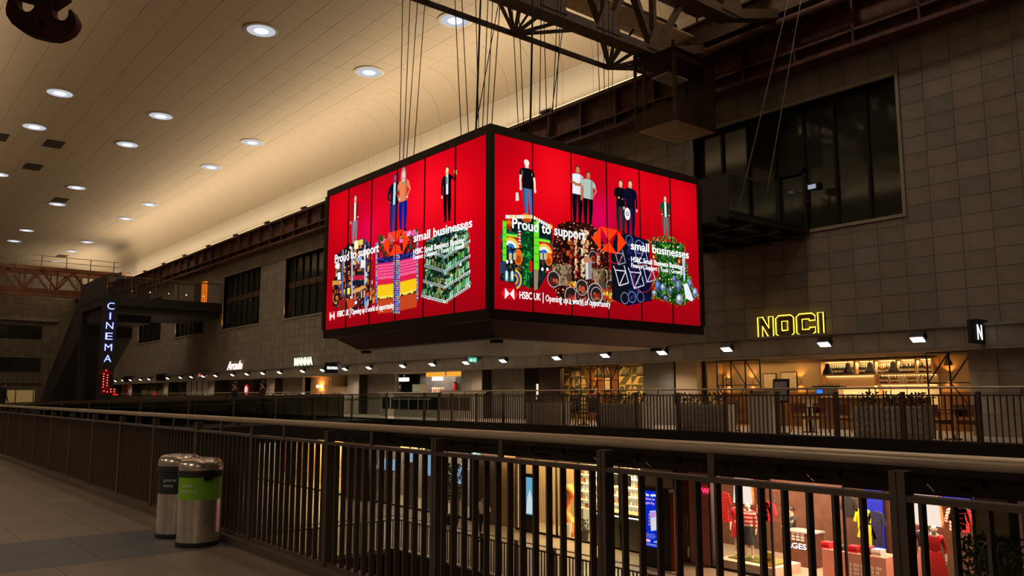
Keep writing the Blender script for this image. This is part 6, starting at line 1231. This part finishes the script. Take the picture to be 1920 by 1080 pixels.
# ================================================================== CINEMA STAIR TOWER
pf = thing('cinema_platform', 'dark steel cinema platform with barred railing bridging to the far wall', 'platform', (19.5, 70, 7.9))
PX0, PX1, PY0, PY1, PZ = 15.2, 24.0, 66.6, 74.5, 8.95
MB().box(PX0, PX1, PY0, PY1, PZ-.7, PZ).build('deck', BLACKM, pf); MB().box(PX0+.3, PX1, PY0+.3, PY1-.3, PZ-1.2, PZ-.7).build('under_beam', BLACKM, pf); MB().box(15.5, 19.2, 69, 74.4, 7.2, PZ-1.2).build('stair_head', BLACKM, pf)
for i in range(60): MB().box(PX0+i*.145, PX0+i*.145+.03, PY0-.02, PY0+.02, PZ, PZ+1.5).build('bar', RAILM, pf)
for i in range(6): MB().box(PX0+i*1.74, PX0+i*1.74+.09, PY0-.05, PY0+.05, PZ, PZ+1.6).build('post', RAILM, pf)
MB().box(PX0, PX1, PY0-.04, PY0+.04, PZ+1.5, PZ+1.58).build('top_rail', RAILM, pf); MB().box(PX0-.05, PX0, PY0, PY1, PZ-.1, PZ+1.55).build('side_panel', BLACKM, pf)
for i in range(5): tag(MB().ball((17.5+i*1.4, 68.5, PZ+.7), .05, 6, 5).build('platform_lamp', emis('plat_lamp', (255, 220, 160), 3)), 'tiny warm lamp on the cinema platform, %s from the left' % ORD[i], 'lamp', 'lamps on the cinema platform')
t = thing('orange_lit_door', 'orange lit doorway at the wall end of the cinema platform', 'door', (23.9, 71, PZ)); MB().box(23.75, 23.95, 70.2, 71.2, PZ, PZ+2.2).build('glow_panel', emis('door_orange', (255, 130, 30), .8), t); MB().box(23.7, 23.97, 71.2, 73.5, PZ, PZ+2.2).build('dark_leaf', BLACKM, t)
tag(MB().box(21.2, 22.8, 70, 70.1, PZ, PZ+1.7).build('white_board', mat('board_grey', (150, 146, 138), .7)), 'pale board standing on the cinema platform', 'board')
for i, x in enumerate((16.6, 18.4)): 
    t = thing('lounge_chair', 'low chair on the cinema platform, %s one' % ('left', 'right')[i], 'chair', (x, 68.6, PZ), 'chairs on the cinema platform'); MB().box(x-.4, x+.4, 68.3, 69.0, PZ+.35, PZ+.45).build('seat', BLACKM, t); MB().box(x-.4, x+.4, 69.0, 69.1, PZ+.4, PZ+1.0).build('backrest', BLACKM, t)
    for a in (-.35, .35): MB().box(x+a-.03, x+a+.03, 68.4, 68.46, PZ, PZ+.35).build('leg', BLACKM, t); MB().box(x+a-.03, x+a+.03, 68.9, 68.96, PZ, PZ+.35).build('leg', BLACKM, t)
# columns, sign blade, arrow
for x, y, lb in ((15.4, 73.8, 'rear black steel column under the cinema platform'),): tag(MB().box(x-.25, x+.25, y-.25, y+.25, FZ, PZ-.7).build('steel_column', BLACKM), lb, 'column')
cs = thing('cinema_sign', 'tall black pylon with blue lit vertical CINEMA letters', 'sign', (15.6, 66.3, FZ)); MB().box(15.0, 16.0, 66.1, 66.6, FZ-.3, PZ-.7).build('pylon', BLACKM, cs); MB().box(15.0, 16.0, 66.05, 66.1, 1.2, 1.3).build('pylon_band', BLACKM, cs)
BLUE = emis('cinema_blue', (70, 100, 255), 2.6)
for i, c_ in enumerate('CINEMA'):
    z = at(195, [573, 592, 610, 630, 651, 672][i], Y=66.05).z
    text(c_, 'letter', BLUE, cs, (15.5-(.06 if c_ == 'I' else .26), 66.05, z-.26), (1, 0, 0), (0, 0, 1), .12 if c_ == 'I' else .52, .54, .02, .0); text(c_, 'letter_core', emis('cinema_core', (225, 232, 255), 1.6), cs, (15.5-(.035 if c_ == 'I' else .23), 66.03, z-.24), (1, 0, 0), (0, 0, 1), .05 if c_ == 'I' else .46, .5, .01, -.02)
ar = thing('arrow_sign', 'red bulb-studded arrow sign pointing up below the cinema letters', 'sign', (15.6, 66.0, 1))
ARP = [(0, 0), (1.05, 0), (1.05, .42), (.6, .42), (.5, .6), (.5, 1.45), (.78, 1.4), (.25, 1.9), (-.28, 1.4), (0, 1.45), (0, .35)]
pb = at(189, 737, Y=66.0); MB().prism(ARP, (pb.x+.0, 66.0, pb.z-.05), (1, 0, 0), (0, 0, 1), (0, .09, 0)).build('arrow_panel', mat('arrow_red', (150, 16, 14), .5), ar); MB().prism(ARP, (pb.x, 65.995, pb.z-.05), (1, 0, 0), (0, 0, 1), (0, .004, 0)).build('arrow_face', emis('arrow_face', (120, 8, 8), .5), ar)
for x, z in [(.12, .5+.19*k) for k in range(6)]+[(.38, .6+.19*k) for k in range(5)]+[(.2, .2), (.42, .14), (.66, .14), (.9, .14), (.66, .32), (.9, .32), (.25, 1.7)]: MB().ball((pb.x+x, 65.97, pb.z-.05+z), .035, 6, 4).build('bulb', emis('arrow_bulb', (255, 190, 150), 2), ar)
# escalator going down behind the platform
es = thing('escalator', 'long dark escalator descending behind the cinema sign', 'escalator', (17.4, 81, FZ))
p0, p1 = Vector((17.5, 74, PZ-.8)), Vector((17.5, 88.5, FZ-.3))
MB().add([(15.3, 74.6, PZ-2.6), (19.3, 74.6, PZ-2.6), (19.3, 74.6, PZ), (15.3, 74.6, PZ), (15.3, 88.5, FZ-.9), (19.3, 88.5, FZ-.9), (19.3, 89.5, FZ), (15.3, 89.5, FZ)], [(0, 3, 2, 1), (4, 5, 6, 7), (0, 1, 5, 4), (1, 2, 6, 5), (2, 3, 7, 6), (3, 0, 4, 7)]).build('truss', mat('esc_truss', (34, 29, 25), .6), es)
for x in (15.35, 17.4, 19.25):
    MB().add([(x-.02, 74.6, PZ), (x+.02, 74.6, PZ), (x+.02, 89.5, FZ), (x-.02, 89.5, FZ), (x-.02, 74.6, PZ+1.0), (x+.02, 74.6, PZ+1.0), (x+.02, 89.5, FZ+1.0), (x-.02, 89.5, FZ+1.0)], [(0, 3, 2, 1), (4, 5, 6, 7), (0, 1, 5, 4), (1, 2, 6, 5), (2, 3, 7, 6), (3, 0, 4, 7)]).build('glass_side', mat('esc_glass', (44, 42, 50), .3), es); MB().bar((x, 74.6, PZ+1.05), (x, 89.8, FZ+1.05), .1).build('handrail', CHROME if x < 16 else BLACKM, es)
for i in range(28): f = i/28; y = 74.6+f*14.6; z = PZ+(FZ-PZ)*f; MB().box(15.4, 19.2, y, y+.54, z-.3, z).build('step', DKSTEEL, es)
# red/blue glints and shops on the end wall are lit windows already built
# ================================================================== PEOPLE
def person(name, label, loc, rz, J, cols, hair, sitting=False, cat='person', group=None, hairstyle='short', skirt=None, scale=1.0):
    """J: joint overrides; one skinned body, coloured by zone"""
    base = dict(pel=(0, 0, .95), sp=(0, 0, 1.15), ch=(0, .01, 1.36), nk=(0, 0, 1.49), hd=(0, -.02, 1.6), tp=(0, -.01, 1.72), shl=(-.18, .01, 1.42), ell=(-.24, .03, 1.14), wrl=(-.25, -.05, .9), hal=(-.25, -.08, .82), shr=(.18, .01, 1.42), elr=(.24, .03, 1.14), wrr=(.25, -.05, .9), har=(.25, -.08, .82), hil=(-.09, 0, .92), knl=(-.1, -.02, .5), anl=(-.1, .02, .08), tol=(-.11, -.15, .03), hir=(.09, 0, .92), knr=(.1, -.02, .5), anr=(.1, .02, .08), tor=(.11, -.15, .03)); base.update(J)
    rad = dict(pel=(.145, .11), sp=(.13, .1), ch=(.15, .105), nk=(.055, .055), hd=(.078, .095), tp=(.06, .07), shl=(.07, .065), ell=(.047, .047), wrl=(.03, .03), hal=(.04, .018), shr=(.07, .065), elr=(.047, .047), wrr=(.03, .03), har=(.04, .018), hil=(.09, .09), knl=(.06, .06), anl=(.04, .04), tol=(.042, .026), hir=(.09, .09), knr=(.06, .06), anr=(.04, .04), tor=(.042, .026))
    keys = list(base); E_ = [('pel', 'sp'), ('sp', 'ch'), ('ch', 'nk'), ('nk', 'hd'), ('hd', 'tp'), ('ch', 'shl'), ('shl', 'ell'), ('ell', 'wrl'), ('wrl', 'hal'), ('ch', 'shr'), ('shr', 'elr'), ('elr', 'wrr'), ('wrr', 'har'), ('pel', 'hil'), ('hil', 'knl'), ('knl', 'anl'), ('anl', 'tol'), ('pel', 'hir'), ('hir', 'knr'), ('knr', 'anr'), ('anr', 'tor')]
    V = [base[k] for k in keys]; R_ = [rad[k] for k in keys]; ed = [(keys.index(a), keys.index(b)) for a, b in E_]
    me = bpy.data.meshes.new('skel'); me.from_pydata(V, ed, []); ob = bpy.data.objects.new('skel', me); COL.objects.link(ob); ob.modifiers.new('s', 'SKIN')
    for i, r in enumerate(R_): me.skin_vertices[0].data[i].radius = r
    me.skin_vertices[0].data[0].use_root = True; ss = ob.modifiers.new('ss', 'SUBSURF'); ss.levels = ss.render_levels = 2
    dg = bpy.context.evaluated_depsgraph_get(); out = bpy.data.meshes.new_from_object(ob.evaluated_get(dg)); bpy.data.objects.remove(ob)
    zone = dict(hd=0, tp=0, nk=0, hal=0, har=0, wrl=cols.get('fore', 1), wrr=cols.get('fore', 1), ell=1, elr=1, shl=1, shr=1, ch=1, sp=1, pel=2, hil=2, hir=2, knl=2, knr=2, anl=3, anr=3, tol=3, tor=3)
    P_ = [Vector(v) for v in V]
    for m in (cols['skin'], cols['top'], cols['legs'], cols['shoes']): out.materials.append(m)
    for p in out.polygons:
        c = p.center; k = min(range(len(P_)), key=lambda i: (P_[i]-c).length/(1.0 if keys[i] not in ('hal', 'har', 'wrl', 'wrr') else .8)); p.material_index = zone[keys[k]]; p.use_smooth = True
    bm = bmesh.new(); bm.from_mesh(out)                                    # fingers rooted in the palm, nose and ears on the head
    def rod(a, b, r, mi):
        t = MB().cyl(a, b, r, 6, r*.8); vs = [bm.verts.new(v) for v in t.v]
        for f in t.f:
            fc = bm.faces.new([vs[i] for i in f]); fc.material_index = mi; fc.smooth = True
    for hnd, wr, s_ in (('hal', 'wrl', -1), ('har', 'wrr', 1)):
        h, w2 = Vector(base[hnd]), Vector(base[wr]); d = (h-w2).normalized(); sd = d.cross(Vector((1, 0, 0))); sd = sd.normalized() if sd.length > .2 else Vector((0, 1, 0))
        for i, L in enumerate((.07, .08, .075, .06)): a = h+sd*(.03-.02*i); m_ = a+d*L*.6; rod(a, m_, .009, 0); rod(m_, a+d*L-Vector((s_*.02, 0, 0)), .008, 0)
        rod(h-d*.03+sd*.03, h+sd*.06+d*.02, .010, 0)
    hd = Vector(base['hd']); rod(hd+Vector((0, -.08, .02)), hd+Vector((0, -.115, -.01)), .014, 0)
    for s_ in (-1, 1): rod(hd+Vector((s_*.075, .01, -.01)), hd+Vector((s_*.085, .02, .035)), .012, 0)
    bm.to_mesh(out); bm.free()
    o = bpy.data.objects.new(name, out); COL.objects.link(o); o.location = loc; o.rotation_euler = (0, 0, rz); o.scale = (scale,)*3; tag(o, label, cat, group)
    def child(nm, mb, m):
        c = mb.build(nm, m, None, True); c.parent = o; return c
    if hair:
        tp = Vector(base['tp']); mb = MB().ball(tp+Vector((0, .02, -.06)), .1, 14, 8, 1.0)
        if hairstyle == 'long': mb.tube([tp+Vector((0, .06, -.04)), tp+Vector((0, .1, -.18)), tp+Vector((0, .1, -.36))], [.09, .1, .06], 10)
        child('hair', mb, hair)
        if hairstyle == 'cap': child('cap_peak', MB().box(tp.x-.07, tp.x+.07, tp.y-.19, tp.y-.06, tp.z-.06, tp.z-.045), hair)
    for s_ in (-1, 1): child('eye', MB().ball(hd+Vector((s_*.03, -.086, .035)), .01, 6, 4), BLACKM)
    child('mouth', MB().box(hd.x-.02, hd.x+.02, hd.y-.09, hd.y-.08, hd.z-.045, hd.z-.038), mat('lip', (140, 70, 64), .6))
    if skirt:
        m_, z0, z1, r0, r1 = skirt; pel = Vector(base['pel']); child('skirt', MB().lathe([(r0, z1-pel.z), ((r0*.45+r1*.55), (z0+z1)/2-pel.z), (r1, z0-pel.z), (r1-.02, z0-pel.z), (r0-.02, z1-pel.z)], pel, 18), m_)
    return o
SKN = mat('skin', (196, 140, 112), .6); SKD = mat('skin_dark', (120, 78, 58), .6); HB = mat('hair_black', (18, 14, 12), .5); DKC = mat('cloth_dark', (26, 24, 26), .8); DKG = mat('cloth_grey', (52, 50, 54), .8); WHT = mat('cloth_white', (210, 206, 200), .8); MAR = mat('cloth_maroon', (70, 26, 26), .8)
walk = dict(knl=(-.1, -.16, .52), anl=(-.1, -.12, .1), tol=(-.11, -.3, .06), knr=(.1, .04, .5), anr=(.1, .24, .12), tor=(.11, .1, .03), ell=(-.25, .1, 1.16), wrl=(-.25, .12, .92), hal=(-.25, .1, .84), elr=(.25, -.06, 1.15), wrr=(.25, -.2, .96), har=(.25, -.25, .9))
def cc(top, legs=DKC, skin=SKN, shoes=BLACKM, fore=1): return dict(skin=skin, top=top, legs=legs, shoes=shoes, fore=fore)
x = at(440, 740, Y=34.5).x; person('person', 'left person in dark clothes walking on the cross bridge', (x, 34.5, bz(x)), -1.4, walk, cc(DKC), HB, scale=1.05); x = at(492, 740, Y=35.1).x; person('person', 'right person in dark maroon clothes walking on the cross bridge', (x, 35.1, bz(x)), -1.5, walk, cc(MAR), HB, scale=1.06, hairstyle='long')
person('person', 'kitchen worker in black shirt and cap behind the kitchen counter', (25.3, yx(749, 25.3), FZ), -2.2, dict(elr=(.26, -.05, 1.15), wrr=(.2, -.28, 1.12), har=(.18, -.35, 1.12)), cc(DKC), HB, hairstyle='cap', scale=1.02)
sit = dict(pel=(0, 0, .5), sp=(0, .02, .72), ch=(0, .0, .95), nk=(0, -.02, 1.08), hd=(0, -.05, 1.19), tp=(0, -.05, 1.31), shl=(-.18, 0, 1.0), shr=(.18, 0, 1.0), ell=(-.24, -.12, .78), elr=(.24, -.12, .78), wrl=(-.16, -.34, .78), wrr=(.16, -.34, .78), hal=(-.13, -.4, .79), har=(.13, -.4, .79), hil=(-.09, -.03, .5), hir=(.09, -.03, .5), knl=(-.1, -.42, .5), knr=(.1, -.42, .5), anl=(-.1, -.4, .1), anr=(.1, -.4, .1), tol=(-.1, -.54, .03), tor=(.1, -.54, .03))
person('person', 'left seated diner in a dark top at the terrace table', (21.9, yx(1081, 21.9), FZ), 1.5-math.pi, sit, cc(DKC), HB); person('person', 'right seated diner in a grey top at the terrace table', (21.9, yx(1109, 21.9), FZ), -1.5+math.pi, sit, cc(DKG), HB)
person('person', 'woman with long dark hair and white top standing on the lower concourse', (19.2, Y(906, 19.2), LZ), -.9, dict(wrl=(-.2, -.28, 1.1), hal=(-.16, -.36, 1.12), wrr=(.2, -.28, 1.1), har=(.14, -.36, 1.12)), cc(WHT, DKC, SKN, BLACKM, 0), HB, hairstyle='long', scale=.98)
person('person', 'shop worker in a black top leaning her head on her hand at the till', (24.95, Y(1482, 24.9), LZ), -1.9, dict(elr=(.22, -.25, 1.12), wrr=(.12, -.22, 1.38), har=(.08, -.16, 1.5), wrl=(-.15, -.3, 1.1), hal=(-.05, -.33, 1.1)), cc(DKC, DKC, SKN, BLACKM, 0), HB)
person('person', 'person in dark clothes at the far left beyond the cross bridge', (at(6, 740, Y=45).x, 45, FZ), 2, {}, cc(DKC, DKC, SKD), HB)
MAN = mat('mannequin_white', (226, 212, 198), .4); REDD = mat('dress_red', (190, 16, 26), .7); STR = mat('striped_red', (205, 60, 70), .8); BSK = mat('skirt_black', (26, 24, 26), .6)
nt = STR.node_tree; wv = nt.nodes.new('ShaderNodeTexWave'); wv.bands_direction = 'Z'; wv.inputs['Scale'].default_value = 2.6; rp = nt.nodes.new('ShaderNodeValToRGB'); rp.color_ramp.interpolation = 'CONSTANT'; rp.color_ramp.elements[0].color = (*lin((190, 30, 46)), 1); rp.color_ramp.elements[1].position = .55; rp.color_ramp.elements[1].color = (*lin((240, 200, 190)), 1); tc = nt.nodes.new('ShaderNodeTexCoord')
nt.links.new(tc.outputs['Object'], wv.inputs[0]); nt.links.new(wv.outputs['Fac'], rp.inputs[0]); nt.links.new(rp.outputs[0], nt.nodes['Principled BSDF'].inputs['Base Color'])
mq = lambda lb, px, top, sk, X=22.75, rz=-1.2, sc=1.0: person('mannequin', lb, (X, Y(px, X), LZ+.32), rz, {}, dict(skin=MAN, top=top, legs=MAN, shoes=MAN, fore=1 if top is STR else 0), None, cat='mannequin', group='shop window mannequins', skirt=sk, scale=sc)
mq('white mannequin in red striped jumper and black skirt in the left fashion window', 1402, STR, (BSK, .45, 1.0, .15, .26)); mq('mannequin in a red coat behind the striped one in the left fashion window', 1384, REDD, (REDD, .55, 1.02, .17, .25), 23.1); mq('white mannequin in a long red dress in the right fashion window', 1748, REDD, (REDD, .12, 1.05, .15, .36), 22.6); mq('mannequin in a black top behind the red dress in the right fashion window', 1728, BSK, (mat('g_pink', (220, 150, 150)), .3, 1.0, .15, .24), 23.0)
